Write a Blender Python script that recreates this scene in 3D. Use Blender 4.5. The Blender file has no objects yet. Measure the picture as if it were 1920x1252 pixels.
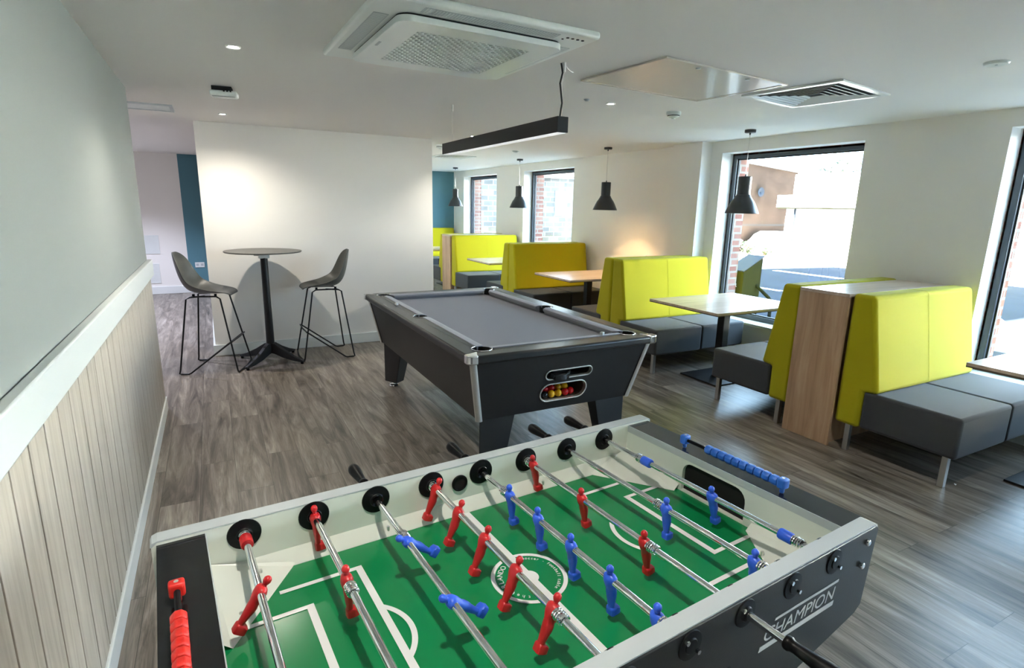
import bpy, bmesh, math, random
from math import sin, cos, pi, radians as rad
from mathutils import Vector, Matrix
random.seed(7)
S = bpy.context.scene
COL = S.collection
H = 2.34            # ceiling height
WX = 5.03           # window wall plane
LX = -0.445         # panelled wall plane

# ------------------------------------------------------------------ materials
MATS = {}
def srgb(r, g, b):
    f = lambda c: (c/255/12.92) if c/255 <= .04045 else ((c/255+.055)/1.055)**2.4
    return (f(r), f(g), f(b), 1)
def new_mat(name):
    m = bpy.data.materials.new(name); m.use_nodes = True
    MATS[name] = m
    return m, m.node_tree.nodes, m.node_tree.links, m.node_tree.nodes['Principled BSDF']
def mat(name, col, rough=.5, metal=0, spec=.5, noise=0, nscale=30, bump=0, bscale=200, sheen=0, coat=0):
    m, N, Lk, b = new_mat(name)
    col = tuple(col)[:3] + (1,)
    b.inputs['Base Color'].default_value = col
    b.inputs['Roughness'].default_value = rough
    b.inputs['Metallic'].default_value = metal
    b.inputs['Specular IOR Level'].default_value = spec
    b.inputs['Sheen Weight'].default_value = sheen
    b.inputs['Coat Weight'].default_value = coat
    tc = N.new('ShaderNodeTexCoord')
    if noise:
        n = N.new('ShaderNodeTexNoise'); n.inputs['Scale'].default_value = nscale; n.inputs['Detail'].default_value = 4
        Lk.new(tc.outputs['Object'], n.inputs['Vector'])
        mx = N.new('ShaderNodeMix'); mx.data_type = 'RGBA'
        mx.inputs[6].default_value = tuple(c*(1-noise) for c in col[:3]) + (1,)
        mx.inputs[7].default_value = tuple(min(1, c*(1+noise)) for c in col[:3]) + (1,)
        Lk.new(n.outputs['Fac'], mx.inputs[0]); Lk.new(mx.outputs[2], b.inputs['Base Color'])
    if bump:
        n2 = N.new('ShaderNodeTexNoise'); n2.inputs['Scale'].default_value = bscale; n2.inputs['Detail'].default_value = 2
        Lk.new(tc.outputs['Object'], n2.inputs['Vector'])
        bp = N.new('ShaderNodeBump'); bp.inputs['Strength'].default_value = bump; bp.inputs['Distance'].default_value = .002
        Lk.new(n2.outputs['Fac'], bp.inputs['Height']); Lk.new(bp.outputs['Normal'], b.inputs['Normal'])
    return m
def emis(name, col, strength):
    m, N, Lk, b = new_mat(name)
    b.inputs['Base Color'].default_value = (.8, .8, .8, 1)
    b.inputs['Emission Color'].default_value = tuple(col)[:3] + (1,)
    b.inputs['Emission Strength'].default_value = strength
    return m
def ramp(N, stops):
    r = N.new('ShaderNodeValToRGB'); e = r.color_ramp.elements
    while len(e) < len(stops): e.new(.5)
    for k, (p, c) in zip(e, stops): k.position = p; k.color = tuple(c)[:3] + (1,)
    return r
def wood(name, c0, c1, c2, axis='Z', stretch=14, scale=9, rough=.45, coat=0):
    m, N, Lk, b = new_mat(name)
    tc = N.new('ShaderNodeTexCoord'); mp = N.new('ShaderNodeMapping')
    sc = {'X': (1, stretch, stretch), 'Y': (stretch, 1, stretch), 'Z': (stretch, stretch, 1)}[axis]
    mp.inputs['Scale'].default_value = sc
    Lk.new(tc.outputs['Object'], mp.inputs['Vector'])
    n = N.new('ShaderNodeTexNoise'); n.inputs['Scale'].default_value = scale/6; n.inputs['Detail'].default_value = 8; n.inputs['Roughness'].default_value = .62; n.inputs['Distortion'].default_value = .5
    Lk.new(mp.outputs['Vector'], n.inputs['Vector'])
    r = ramp(N, [(.28, c0), (.5, c1), (.72, c2)])
    Lk.new(n.outputs['Fac'], r.inputs['Fac']); Lk.new(r.outputs['Color'], b.inputs['Base Color'])
    b.inputs['Roughness'].default_value = rough; b.inputs['Coat Weight'].default_value = coat
    return m
def floor_mat():
    m, N, Lk, b = new_mat('grey_oak_vinyl')
    g = N.new('ShaderNodeNewGeometry'); sp = N.new('ShaderNodeSeparateXYZ'); Lk.new(g.outputs['Position'], sp.inputs[0])
    cb = N.new('ShaderNodeCombineXYZ'); Lk.new(sp.outputs['Y'], cb.inputs['X']); Lk.new(sp.outputs['X'], cb.inputs['Y'])
    br = N.new('ShaderNodeTexBrick'); br.offset = .37; br.offset_frequency = 2
    br.inputs['Scale'].default_value = 1; br.inputs['Brick Width'].default_value = 1.23; br.inputs['Row Height'].default_value = .187
    br.inputs['Mortar Size'].default_value = .0012; br.inputs['Mortar Smooth'].default_value = .1
    br.inputs['Color1'].default_value = (0, 0, 0, 1); br.inputs['Color2'].default_value = (1, 1, 1, 1); br.inputs['Mortar'].default_value = (.5, .5, .5, 1)
    Lk.new(cb.outputs[0], br.inputs['Vector'])
    # grain, shifted plank by plank
    ad = N.new('ShaderNodeVectorMath'); ad.operation = 'MULTIPLY'; ad.inputs[1].default_value = (9, .85, 1); Lk.new(g.outputs['Position'], ad.inputs[0])
    ml = N.new('ShaderNodeVectorMath'); ml.operation = 'MULTIPLY'; ml.inputs[1].default_value = (37, 53, 91); Lk.new(br.outputs['Color'], ml.inputs[0])
    av = N.new('ShaderNodeVectorMath'); av.operation = 'ADD'; Lk.new(ad.outputs[0], av.inputs[0]); Lk.new(ml.outputs[0], av.inputs[1])
    n = N.new('ShaderNodeTexNoise'); n.inputs['Scale'].default_value = 1.6; n.inputs['Detail'].default_value = 9; n.inputs['Roughness'].default_value = .66; n.inputs['Distortion'].default_value = .9
    Lk.new(av.outputs[0], n.inputs['Vector'])
    r = ramp(N, [(.30, srgb(54, 47, 41)), (.43, srgb(103, 94, 86)), (.56, srgb(134, 125, 116)), (.72, srgb(172, 164, 155))])
    Lk.new(n.outputs['Fac'], r.inputs['Fac'])
    # fine pores
    f = N.new('ShaderNodeTexNoise'); f.inputs['Scale'].default_value = 1; f.inputs['Detail'].default_value = 4
    fv = N.new('ShaderNodeVectorMath'); fv.operation = 'MULTIPLY'; fv.inputs[1].default_value = (190, 7, 1); Lk.new(g.outputs['Position'], fv.inputs[0]); Lk.new(fv.outputs[0], f.inputs['Vector'])
    fr = ramp(N, [(.35, (.80, .80, .80)), (.6, (1.08, 1.07, 1.06))]); Lk.new(f.outputs['Fac'], fr.inputs['Fac'])
    m1 = N.new('ShaderNodeMix'); m1.data_type = 'RGBA'; m1.blend_type = 'MULTIPLY'; m1.inputs[0].default_value = 1
    Lk.new(r.outputs['Color'], m1.inputs[6]); Lk.new(fr.outputs['Color'], m1.inputs[7])
    pr = ramp(N, [(0, (.80, .79, .78)), (1, (1.12, 1.12, 1.12))]); Lk.new(br.outputs['Color'], pr.inputs['Fac'])
    m2 = N.new('ShaderNodeMix'); m2.data_type = 'RGBA'; m2.blend_type = 'MULTIPLY'; m2.inputs[0].default_value = 1
    Lk.new(m1.outputs[2], m2.inputs[6]); Lk.new(pr.outputs['Color'], m2.inputs[7])
    m3 = N.new('ShaderNodeMix'); m3.data_type = 'RGBA'; m3.inputs[7].default_value = srgb(62, 56, 50)
    Lk.new(br.outputs['Fac'], m3.inputs[0]); Lk.new(m2.outputs[2], m3.inputs[6]); Lk.new(m3.outputs[2], b.inputs['Base Color'])
    b.inputs['Roughness'].default_value = .33; b.inputs['Specular IOR Level'].default_value = .5
    bp = N.new('ShaderNodeBump'); bp.inputs['Strength'].default_value = .12; bp.inputs['Distance'].default_value = .002
    Lk.new(f.outputs['Fac'], bp.inputs['Height']); Lk.new(bp.outputs['Normal'], b.inputs['Normal'])
    return m
def brick_mat(name, c1, c2, mortar, bw=.225, rh=.075, ms=.012, swap=True, noise=.25):
    m, N, Lk, b = new_mat(name)
    g = N.new('ShaderNodeNewGeometry'); sp = N.new('ShaderNodeSeparateXYZ'); Lk.new(g.outputs['Position'], sp.inputs[0])
    ad = N.new('ShaderNodeMath'); ad.operation = 'ADD'; Lk.new(sp.outputs['X'], ad.inputs[0]); Lk.new(sp.outputs['Y'], ad.inputs[1])
    cb = N.new('ShaderNodeCombineXYZ'); Lk.new(ad.outputs[0], cb.inputs['X']); Lk.new(sp.outputs['Z'], cb.inputs['Y'])
    br = N.new('ShaderNodeTexBrick'); br.inputs['Scale'].default_value = 1; br.inputs['Brick Width'].default_value = bw; br.inputs['Row Height'].default_value = rh
    br.inputs['Mortar Size'].default_value = ms; br.inputs['Color1'].default_value = c1; br.inputs['Color2'].default_value = c2; br.inputs['Mortar'].default_value = mortar
    Lk.new(cb.outputs[0], br.inputs['Vector'])
    n = N.new('ShaderNodeTexNoise'); n.inputs['Scale'].default_value = 1.2; n.inputs['Detail'].default_value = 6; Lk.new(g.outputs['Position'], n.inputs['Vector'])
    nr = ramp(N, [(.3, (1-noise,)*3), (.7, (1+noise,)*3)]); Lk.new(n.outputs['Fac'], nr.inputs['Fac'])
    mm = N.new('ShaderNodeMix'); mm.data_type = 'RGBA'; mm.blend_type = 'MULTIPLY'; mm.inputs[0].default_value = 1
    Lk.new(br.outputs['Color'], mm.inputs[6]); Lk.new(nr.outputs['Color'], mm.inputs[7]); Lk.new(mm.outputs[2], b.inputs['Base Color'])
    b.inputs['Roughness'].default_value = .9; b.inputs['Specular IOR Level'].default_value = .05
    return m
def glass_mat():
    m = bpy.data.materials.new('window_glass'); m.use_nodes = True; N = m.node_tree.nodes; Lk = m.node_tree.links
    N.remove(N['Principled BSDF'])
    t = N.new('ShaderNodeBsdfTransparent'); t.inputs['Color'].default_value = (.93, .96, .95, 1)
    gl = N.new('ShaderNodeBsdfGlossy'); gl.inputs['Roughness'].default_value = .0
    lw = N.new('ShaderNodeLayerWeight'); lw.inputs['Blend'].default_value = .5
    pw = N.new('ShaderNodeMath'); pw.operation = 'POWER'; pw.inputs[1].default_value = 5; Lk.new(lw.outputs['Facing'], pw.inputs[0])
    fr = N.new('ShaderNodeMath'); fr.operation = 'MULTIPLY_ADD'; fr.inputs[1].default_value = .9; fr.inputs[2].default_value = .04; Lk.new(pw.outputs[0], fr.inputs[0])
    mx = N.new('ShaderNodeMixShader'); Lk.new(fr.outputs[0], mx.inputs[0]); Lk.new(t.outputs[0], mx.inputs[1]); Lk.new(gl.outputs[0], mx.inputs[2])
    Lk.new(mx.outputs[0], N['Material Output'].inputs['Surface'])
    return m

M_FLOOR = floor_mat()
M_WHITE = mat('white_wall_paint', (.84, .815, .775), .6, spec=.3, bump=.05, bscale=300)
M_CEIL = mat('white_ceiling_paint', (.85, .83, .805), .7, spec=.2)
M_GREY = mat('pale_grey_green_paint', (.245, .268, .26), .55, spec=.3, bump=.05, bscale=300)
M_TRIM = mat('white_gloss_paint', (.74, .77, .76), .28)
M_TEAL = mat('teal_paint', srgb(86, 128, 142), .6, spec=.3)
M_BOARD = wood('washed_oak_boards', srgb(152, 142, 129), srgb(178, 169, 157), srgb(194, 186, 175), 'Z', 16, 12, .5)
M_GROOVE = mat('dark_groove', (.03, .028, .025), .8)
M_FRAME = mat('anthracite_window_frame', srgb(72, 77, 84), .4)
M_GASKET = mat('black_gasket', (.02, .02, .02), .6)
M_GLASS = glass_mat()
M_OAK = wood('warm_oak_laminate', srgb(150, 118, 90), srgb(178, 145, 115), srgb(196, 166, 136), 'Z', 12, 9, .4)
M_TOP = wood('pale_oak_laminate', srgb(168, 146, 126), srgb(192, 172, 152), srgb(208, 190, 172), 'X', 12, 9, .28)
M_EDGE = mat('brown_laminate_edge', srgb(92, 74, 60), .5)
M_LIME = mat('lime_wool_fabric', (.40, .362, .004), .85, spec=.2, noise=.06, nscale=500, bump=.25, bscale=700, sheen=.1)
M_SEAT = mat('charcoal_wool_fabric', (.046, .049, .055), .8, spec=.25, noise=.12, nscale=500, bump=.25, bscale=700, sheen=.15)
M_SEAM = mat('dark_seam', (.03, .03, .025), .9)
M_CHROME = mat('chrome', (.82, .82, .83), .12, 1)
M_STEEL = mat('brushed_steel', (.62, .61, .59), .3, 1)
M_SATIN = mat('satin_silver', (.66, .66, .64), .35, .6)
M_BLACKM = mat('black_powder_coat', (.010, .010, .011), .42, spec=.35)
M_BLACKW = mat('black_laminate', (.011, .0108, .0108), .42, noise=.15, nscale=60, bump=.08, bscale=250)
M_RAIL = mat('black_rail_laminate', (.016, .0155, .0155), .3)
M_CLOTH = mat('lavender_grey_cloth', (.175, .175, .205), .9, spec=.15, noise=.05, nscale=900, bump=.15, bscale=900, sheen=.15)
M_CUSH = mat('lavender_cloth_lit', (.22, .22, .255), .85, spec=.2, bump=.1, bscale=900, sheen=.3)  # bed cloth again, brightness of grazing light put into its colour
M_HOLE = mat('black_void', (.004, .004, .004), .9)
M_BROWN = mat('dark_tray_lining', (.06, .035, .02), .7)
M_RUBBER = mat('black_plastic', (.006, .006, .007), .38, spec=.15)
M_POLYG = mat('olive_grey_plastic', (.066, .068, .062), .42)
M_TABLEG = mat('grey_compact_laminate', (.095, .091, .086), .45)
M_FBLACK = mat('glossy_black_laminate', (.012, .012, .013), .12)
M_FWHITE = mat('white_melamine', (.74, .77, .71), .3)
M_FBAND = mat('pale_grey_edge_band', (.46, .50, .52), .35)
M_GREEN = mat('green_playfield', (.004, .225, .068), .22, spec=.5)
M_WLINE = mat('white_print', (.78, .80, .80), .3)
M_RED = mat('red_plastic', (.52, .010, .014), .38)
M_BLUE = mat('blue_plastic', (.025, .11, .72), .38)
M_BEADR = mat('bright_red_plastic', (.62, .016, .010), .4)
M_BEADB = mat('bright_blue_plastic', (.025, .15, .62), .4)
M_LETTER = mat('silver_print', (.62, .62, .62), .4)
M_ACW = mat('white_appliance_plastic', (.82, .86, .84), .3)
M_ACG = mat('pale_grey_louvre', (.50, .54, .56), .4)
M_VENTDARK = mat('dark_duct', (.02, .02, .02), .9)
M_FILTER = mat('dark_filter', (.045, .05, .05), .8)
M_ACCESS = mat('glossy_white_metal', (.66, .62, .56), .16)
M_PEND = mat('dark_grey_lacquer', (.035, .036, .040), .32)
M_PENDIN = mat('white_lacquer_inside', (.8, .8, .78), .5)
M_DLENS = emis('downlight_lens', (1, .97, .92), 40)
M_TUBE = emis('linear_diffuser', (.93, .95, 1), .3)
M_BULB = emis('warm_bulb', (1, .66, .32), 25)
M_YEL = mat('yellow_ball', (.80, .42, .006), .1)
M_REDB = mat('red_ball', (.55, .008, .01), .1)
M_BLKB = mat('black_ball', (.008, .008, .008), .08)
M_CUE = mat('white_ball', (.75, .72, .62), .1)
M_CHALK = mat('pale_chalk', (.60, .62, .63), .6)
# outdoors
M_ASPH = mat('asphalt', (.030, .034, .042), .9, spec=0, noise=.25, nscale=3)
M_PAVE = mat('pale_paving', (.55, .53, .50), .9)
M_ROADW = mat('road_paint', (.8, .8, .78), .8)
M_RENDER = mat('white_render', (.86, .86, .84), .8)
M_BRICKR = brick_mat('red_brick', srgb(112, 66, 56), srgb(132, 96, 84), srgb(130, 124, 116))
M_BRICKB = brick_mat('brown_brick', srgb(54, 41, 33), srgb(64, 49, 41), srgb(59, 49, 42))
M_STONE = brick_mat('pale_stone', srgb(112, 110, 106), srgb(90, 88, 85), srgb(127, 124, 119), .42, .2, .02)
M_LEAF = mat('leaf_green', (.022, .045, .006), .6, noise=.5, nscale=8)
M_LEAFB = mat('leaf_olive', (.022, .026, .010), .6, noise=.5, nscale=8)
M_BARK = mat('bark', (.12, .08, .05), .9)
M_FLOWER = mat('pale_petals', (.8, .72, .66), .6)
M_CAR = mat('white_car_paint', (.8, .8, .8), .2, coat=.5)
M_CARG = mat('dark_car_glass', (.10, .14, .17), .08)
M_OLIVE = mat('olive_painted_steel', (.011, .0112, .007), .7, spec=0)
M_OLIVET = mat('grey_blue_steel_top', (.022, .027, .036), .5, spec=.05)
M_ROOF = mat('roof_slate', (.12, .12, .13), .8)

# ------------------------------------------------------------------ mesh builder
class MB:
    def __init__(s): s.bm = bmesh.new()
    def box(s, x0, x1, y0, y1, z0, z1, rot=None, at=None):
        vs = [s.bm.verts.new((x, y, z)) for z in (z0, z1) for y in (y0, y1) for x in (x0, x1)]
        for f in ((0, 2, 3, 1), (4, 5, 7, 6), (0, 1, 5, 4), (2, 6, 7, 3), (0, 4, 6, 2), (1, 3, 7, 5)): s.bm.faces.new([vs[i] for i in f])
        if rot is not None:
            bmesh.ops.rotate(s.bm, verts=vs, cent=at or (0, 0, 0), matrix=rot)
        return s
    def loft(s, rings, cap=True, closed=True):
        R = [[s.bm.verts.new(p) for p in r] for r in rings]
        n = len(R[0])
        for a, b in zip(R, R[1:]):
            for i in range(n if closed else n-1):
                j = (i+1) % n
                s.bm.faces.new((a[i], a[j], b[j], b[i]))
        if cap:
            for r in (R[0][::-1], R[-1]):
                try: s.bm.faces.new(r)
                except ValueError: pass
        return s
    def prism(s, pts, axis, a, b):
        """2-D outline pushed along an axis; pts are the two other coordinates in xyz order"""
        def p3(p, t): return {'x': (t, p[0], p[1]), 'y': (p[0], t, p[1]), 'z': (p[0], p[1], t)}[axis]
        return s.loft([[p3(p, a) for p in pts], [p3(p, b) for p in pts]])
    def holed(s, outer, holes, axis, a, b):
        """outline with holes, extruded"""
        def p3(p, t): return {'x': (t, p[0], p[1]), 'y': (p[0], t, p[1]), 'z': (p[0], p[1], t)}[axis]
        for t in (a, b):
            es = []
            for lp in [outer] + holes:
                v = [s.bm.verts.new(p3(p, t)) for p in lp]
                es += [s.bm.edges.new((v[i], v[(i+1) % len(v)])) for i in range(len(v))]
            bmesh.ops.triangle_fill(s.bm, edges=es, use_beauty=True)
        for lp in [outer] + holes:
            n = len(lp)
            A = [s.bm.verts.new(p3(p, a)) for p in lp]; B = [s.bm.verts.new(p3(p, b)) for p in lp]
            for i in range(n): s.bm.faces.new((A[i], A[(i+1) % n], B[(i+1) % n], B[i]))
        bmesh.ops.remove_doubles(s.bm, verts=s.bm.verts, dist=1e-6)
        return s
    def tube(s, pts, r, n=10, closed=False, cap=True, rs=None):
        P = [Vector(p) for p in pts]; rings = []; k = len(P); up = None
        for i, p in enumerate(P):
            if closed: t = (P[(i+1) % k]-P[i-1]).normalized()
            else: t = (P[min(i+1, k-1)]-P[max(i-1, 0)]).normalized()
            if up is None:
                up = Vector((0, 0, 1)) if abs(t.z) < .9 else Vector((1, 0, 0))
            sd = t.cross(up).normalized(); up = sd.cross(t).normalized()
            q = rs[i] if rs else r
            rings.append([p + sd*(q*cos(2*pi*j/n)) + up*(q*sin(2*pi*j/n)) for j in range(n)])
        if closed: rings.append(rings[0])
        s.loft(rings, cap=cap and not closed)
        if closed: bmesh.ops.remove_doubles(s.bm, verts=s.bm.verts, dist=1e-7)
        return s
    def lathe(s, prof, n=32, at=(0, 0, 0), axis='z', a0=0, a1=2*pi, cap=False):
        full = abs(a1-a0-2*pi) < 1e-6
        def p3(r, h, a):
            c, d = r*cos(a), r*sin(a)
            v = {'z': (c, d, h), 'y': (c, h, d), 'x': (h, c, d)}[axis]
            return (v[0]+at[0], v[1]+at[1], v[2]+at[2])
        m = n if full else n+1
        rings = [[p3(max(r, 1e-5), h, a0+(a1-a0)*i/n) for i in range(m)] for r, h in prof]
        s.loft(rings, cap=cap, closed=full)
        return s
    def cyl(s, c, r, h, n=24, axis='z'):
        return s.lathe([(r, 0), (r, h)], n, c, axis, cap=True)
    def ball(s, c, r, n=16, sc=(1, 1, 1)):
        bmesh.ops.create_uvsphere(s.bm, u_segments=n, v_segments=n//2+2, radius=r, matrix=Matrix.Translation(c) @ Matrix.Diagonal((*sc, 1)))
        return s
    def grid(s, P):
        V = [[s.bm.verts.new(p) for p in row] for row in P]
        for i in range(len(V)-1):
            for j in range(len(V[0])-1): s.bm.faces.new((V[i][j], V[i][j+1], V[i+1][j+1], V[i+1][j]))
        return s
    def poly(s, pts):
        s.bm.faces.new([s.bm.verts.new(p) for p in pts]); return s
    def build(s, name, material, parent=None, bevel=0, seg=2, smooth=False, solid=0, sub=0, angle=30):
        bmesh.ops.recalc_face_normals(s.bm, faces=s.bm.faces)
        me = bpy.data.meshes.new(name); s.bm.to_mesh(me); s.bm.free()
        me.materials.append(material)
        o = bpy.data.objects.new(name, me); COL.objects.link(o)
        if parent is not None: o.parent = parent
        if solid:
            md = o.modifiers.new('Solidify', 'SOLIDIFY'); md.thickness = solid; md.offset = 0
        if bevel:
            md = o.modifiers.new('Bevel', 'BEVEL'); md.width = bevel; md.segments = seg; md.limit_method = 'ANGLE'; md.angle_limit = rad(angle)
        if sub:
            md = o.modifiers.new('Subdivision', 'SUBSURF'); md.levels = sub; md.render_levels = sub
        if smooth or bevel or sub:
            for p in me.polygons: p.use_smooth = True
            if not sub: me.set_sharp_from_angle(angle=rad(35))
        return o
def structure(o): o['kind'] = 'structure'; return o
def tag(o, label, cat, group=None, kind=None):
    o['label'] = label; o['category'] = cat
    if group: o['group'] = group
    if kind: o['kind'] = kind
    return o
def thing(name, label, cat, loc=(0, 0, 0), rz=0, group=None):
    o = bpy.data.objects.new(name, None); COL.objects.link(o); o.empty_display_size = .1
    o.location = loc; o.rotation_euler = (0, 0, rz)
    return tag(o, label, cat, group)
def dup(root, loc, rz, label, group=None):
    r = root.copy(); COL.objects.link(r); r.location = loc; r.rotation_euler = (0, 0, rz); r['label'] = label
    if group: r['group'] = group
    for ch in list(root.children):
        c = ch.copy(); COL.objects.link(c); c.parent = r
        for g in list(ch.children):
            d = g.copy(); COL.objects.link(d); d.parent = c
    return r
def arc(cx, cy, r, a0, a1, n): return [(cx+r*cos(rad(a0+(a1-a0)*i/n)), cy+r*sin(rad(a0+(a1-a0)*i/n))) for i in range(n+1)]
def stadium(cx, cy, w, h, n=10):
    r = h/2; d = w/2-r
    return arc(cx+d, cy, r, -90, 90, n) + arc(cx-d, cy, r, 90, 270, n)
def text_bm(mb, s, size, xf, shear=0, depth=.0004, align='LEFT', space=1):
    cu = bpy.data.curves.new('lettering', 'FONT'); cu.body = s; cu.size = size; cu.shear = shear; cu.extrude = depth; cu.align_x = align; cu.space_character = space
    ob = bpy.data.objects.new('lettering', cu); COL.objects.link(ob)
    bpy.context.view_layer.update()
    me = bpy.data.meshes.new_from_object(ob.evaluated_get(bpy.context.evaluated_depsgraph_get()))
    bpy.data.objects.remove(ob); bpy.data.curves.remove(cu)
    w = max((v.co.x for v in me.vertices), default=0)
    me.transform(xf(w) if callable(xf) else xf)
    mb.bm.from_mesh(me); bpy.data.meshes.remove(me)
    return w

# ------------------------------------------------------------------ room shell
structure(MB().box(-3.2, WX+.27, -3.0, 12.7, -.12, 0).build('floor', M_FLOOR))
structure(MB().box(-3.2, WX+.30, -3.0, 12.7, H, H+.25).build('ceiling', M_CEIL))
structure(MB().box(LX-.14, LX, -2.8, 4.88, 0, H).build('wall_left', M_GREY))
structure(MB().box(-3.2, LX-.14, 4.74, 4.88, 0, H).build('wall_corridor_front', M_WHITE))
structure(MB().box(-3.2, -3.06, 4.88, 11.3, 0, H).build('wall_corridor_left', M_WHITE))
structure(MB().box(-3.2, WX+.3, -3.0, -2.8, 0, H).build('wall_back', M_WHITE))
structure(MB().box(-.075, 2.34, 6.45, 11.25, 0, H).build('wall_core', M_WHITE))
structure(MB().box(-3.2, -.42, 11.25, 11.4, 0, H).build('wall_corridor_end', M_WHITE))
structure(MB().box(-.42, 2.34, 11.25, 11.4, 0, H).build('wall_corridor_teal', M_TEAL))
structure(MB().box(2.34, WX, 12.42, 12.55, 0, H).build('wall_far', M_TEAL))
structure(MB().box(2.2, 2.34, 11.25, 12.55, 0, H).build('wall_far_return', M_WHITE))
structure(MB().box(4.87, WX, 4.74, 5.19, 0, H).build('wall_pilaster', M_WHITE))
# window wall with openings
WIN = [(.45, 2.02), (3.04, 4.59), (7.48, 9.08), (10.18, 11.83), (-2.12, -.56)]  # last one unseen behind the camera, added for more fill light
ZS, ZH = .42, 2.215
def holed_wall(x0, x1, y0, y1, z0, z1, holes):
    outer = [(y0, z0), (y1, z0), (y1, z1), (y0, z1)]
    hs = [[(a, c), (b, c), (b, d), (a, d)] for a, b, c, d in holes]
    return MB().holed(outer, hs, 'x', x0, x1)
structure(holed_wall(WX, WX+.17, -2.8, 12.55, 0, H, [(a, b, ZS, ZH) for a, b in WIN]).build('wall_right', M_WHITE))
structure(holed_wall(WX+.17, WX+.42, -3.2, 13.0, -.2, 2.9, [(a+.02, b-.015, ZS-.02, ZH-.02) for a, b in WIN]).build('wall_facade', M_BRICKR))
# unseen mass above, sized to shade the road, and roof of the lower part
structure(MB().box(-4, WX+.42, 6.0, 13.0, 2.9, 10.5).build('wall_upper_shade_mass', M_BRICKR))
structure(MB().box(-4, WX+.42, -3.2, 6.0, 2.6, 2.9).build('roof_slab', M_ROOF))
structure(MB().box(-4, -3.2, -3.2, 13, -.2, 2.9).build('wall_rear_facade', M_BRICKR))
structure(MB().box(-3.2, WX+.42, -3.2, -3.0, -.2, 2.6).build('wall_end_facade', M_BRICKR))
for i, (a, b) in enumerate(WIN):
    w = bpy.data.objects.new('window_%d' % (i+1), None); COL.objects.link(w); w.location = (WX+.17, (a+b)/2, ZS); structure(w)
    ha = (b-a)/2; hz = ZH-ZS; t = .055
    f = structure(MB().holed([(-ha, 0), (ha, 0), (ha, hz), (-ha, hz)], [[(-ha+t, t), (ha-t, t), (ha-t, hz-t), (-ha+t, hz-t)]], 'x', 0, .07).build('window_frame', M_FRAME, w, bevel=.004))
    k = t+.012
    structure(MB().holed([(-ha+t-.002, t-.002), (ha-t+.002, t-.002), (ha-t+.002, hz-t+.002), (-ha+t-.002, hz-t+.002)], [[(-ha+k, k), (ha-k, k), (ha-k, hz-k), (-ha+k, hz-k)]], 'x', .025, .05).build('window_gasket', M_GASKET, f))
    structure(MB().box(.034, .038, -ha+t, ha-t, t, hz-t).build('window_pane', M_GLASS, w))
    structure(MB().box(-.19, 0, -ha-.03, ha+.03, -.022, .006).build('window_sill', M_TRIM, w, bevel=.006))
# skirting
SK = .1
structure(MB().box(LX, LX+.02, -2.8, 4.90, 0, SK).box(LX-.14, LX+.02, 4.88, 4.90, 0, SK).build('baseboard_left', M_TRIM, bevel=.005))
structure(MB().box(-.095, 2.36, 6.43, 6.45, 0, SK+.02).box(-.095, -.075, 6.45, 11.25, 0, SK+.02).box(2.34, 2.36, 6.45, 11.25, 0, SK+.02).build('baseboard_core', M_TRIM, bevel=.005))
structure(MB().box(WX-.018, WX, -2.8, 4.74, 0, SK+.02).box(WX-.018, WX, 5.19, 12.42, 0, SK+.02).box(4.852, 4.87, 4.722, 5.208, 0, SK+.02).build('baseboard_right', M_TRIM, bevel=.005))
structure(MB().box(-3.06, -.095, 11.23, 11.25, 0, .13).build('baseboard_corridor', M_TRIM, bevel=.005))
structure(MB().box(2.36, WX-.018, 12.40, 12.42, 0, SK).build('baseboard_far', M_TRIM, bevel=.005))
# panelling on the left wall: rail and boards
structure(MB().box(LX, LX+.034, -2.8, 4.885, 1.048, 1.165).build('trim_1', M_TRIM, bevel=.006))
pn = MB(); y = 1.482-30*.1475
while y < 4.86:
    y1 = min(y+.1475, 4.875)
    if y1 > -2.7: pn.box(LX+.003, LX+.0105, max(y, -2.79)+.005, y1-.005, SK, 1.05)
    y += .1475
structure(pn.build('trim_2', M_BOARD, bevel=.001))
structure(MB().box(LX, LX+.005, -2.79, 4.87, SK, 1.05).build('trim_3', M_GROOVE))

# ------------------------------------------------------------------ wall plates in the corridor
def plate(name, x0, x1, z0, z1, label, m=M_TRIM, slats=True):
    t = thing(name, label, 'vent' if slats else 'socket', ((x0+x1)/2, 11.25, z0))
    w = (x1-x0)/2; h = z1-z0
    if slats:
        MB().holed([(-w, 0), (w, 0), (w, h), (-w, h)], [[(-w+.015, .015), (w-.015, .015), (w-.015, h-.015), (-w+.015, h-.015)]], 'y', -.012, 0).build('frame', m, t)
        mb = MB()
        for k in range(12):
            z = .02+(h-.045)*k/11; mb.box(-w+.012, w-.012, -.008, -.003, z, z+(h-.04)/15)
        mb.box(-w+.01, w-.01, -.003, -.001, .01, h-.01)
        mb.build('grille', m, t)
    else:
        MB().box(-w, w, -.012, 0, 0, h).build('plate', m, t, bevel=.004)
        for sx in (-1, 1): MB().box(sx*w*.5-.02, sx*w*.5+.02, -.0135, -.012, h*.3, h*.75).build('outlet', M_FBAND, t)
    return t
plate('wall_vent', -1.12, -.82, .69, 1.0, 'square white wall vent, upper of two in the corridor')
plate('wall_vent', -1.12, -.855, .19, .525, 'square white wall vent, lower of two in the corridor')
plate('wall_socket', -.32, -.175, .44, .53, 'white double wall socket on the teal corridor wall', slats=False)

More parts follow.
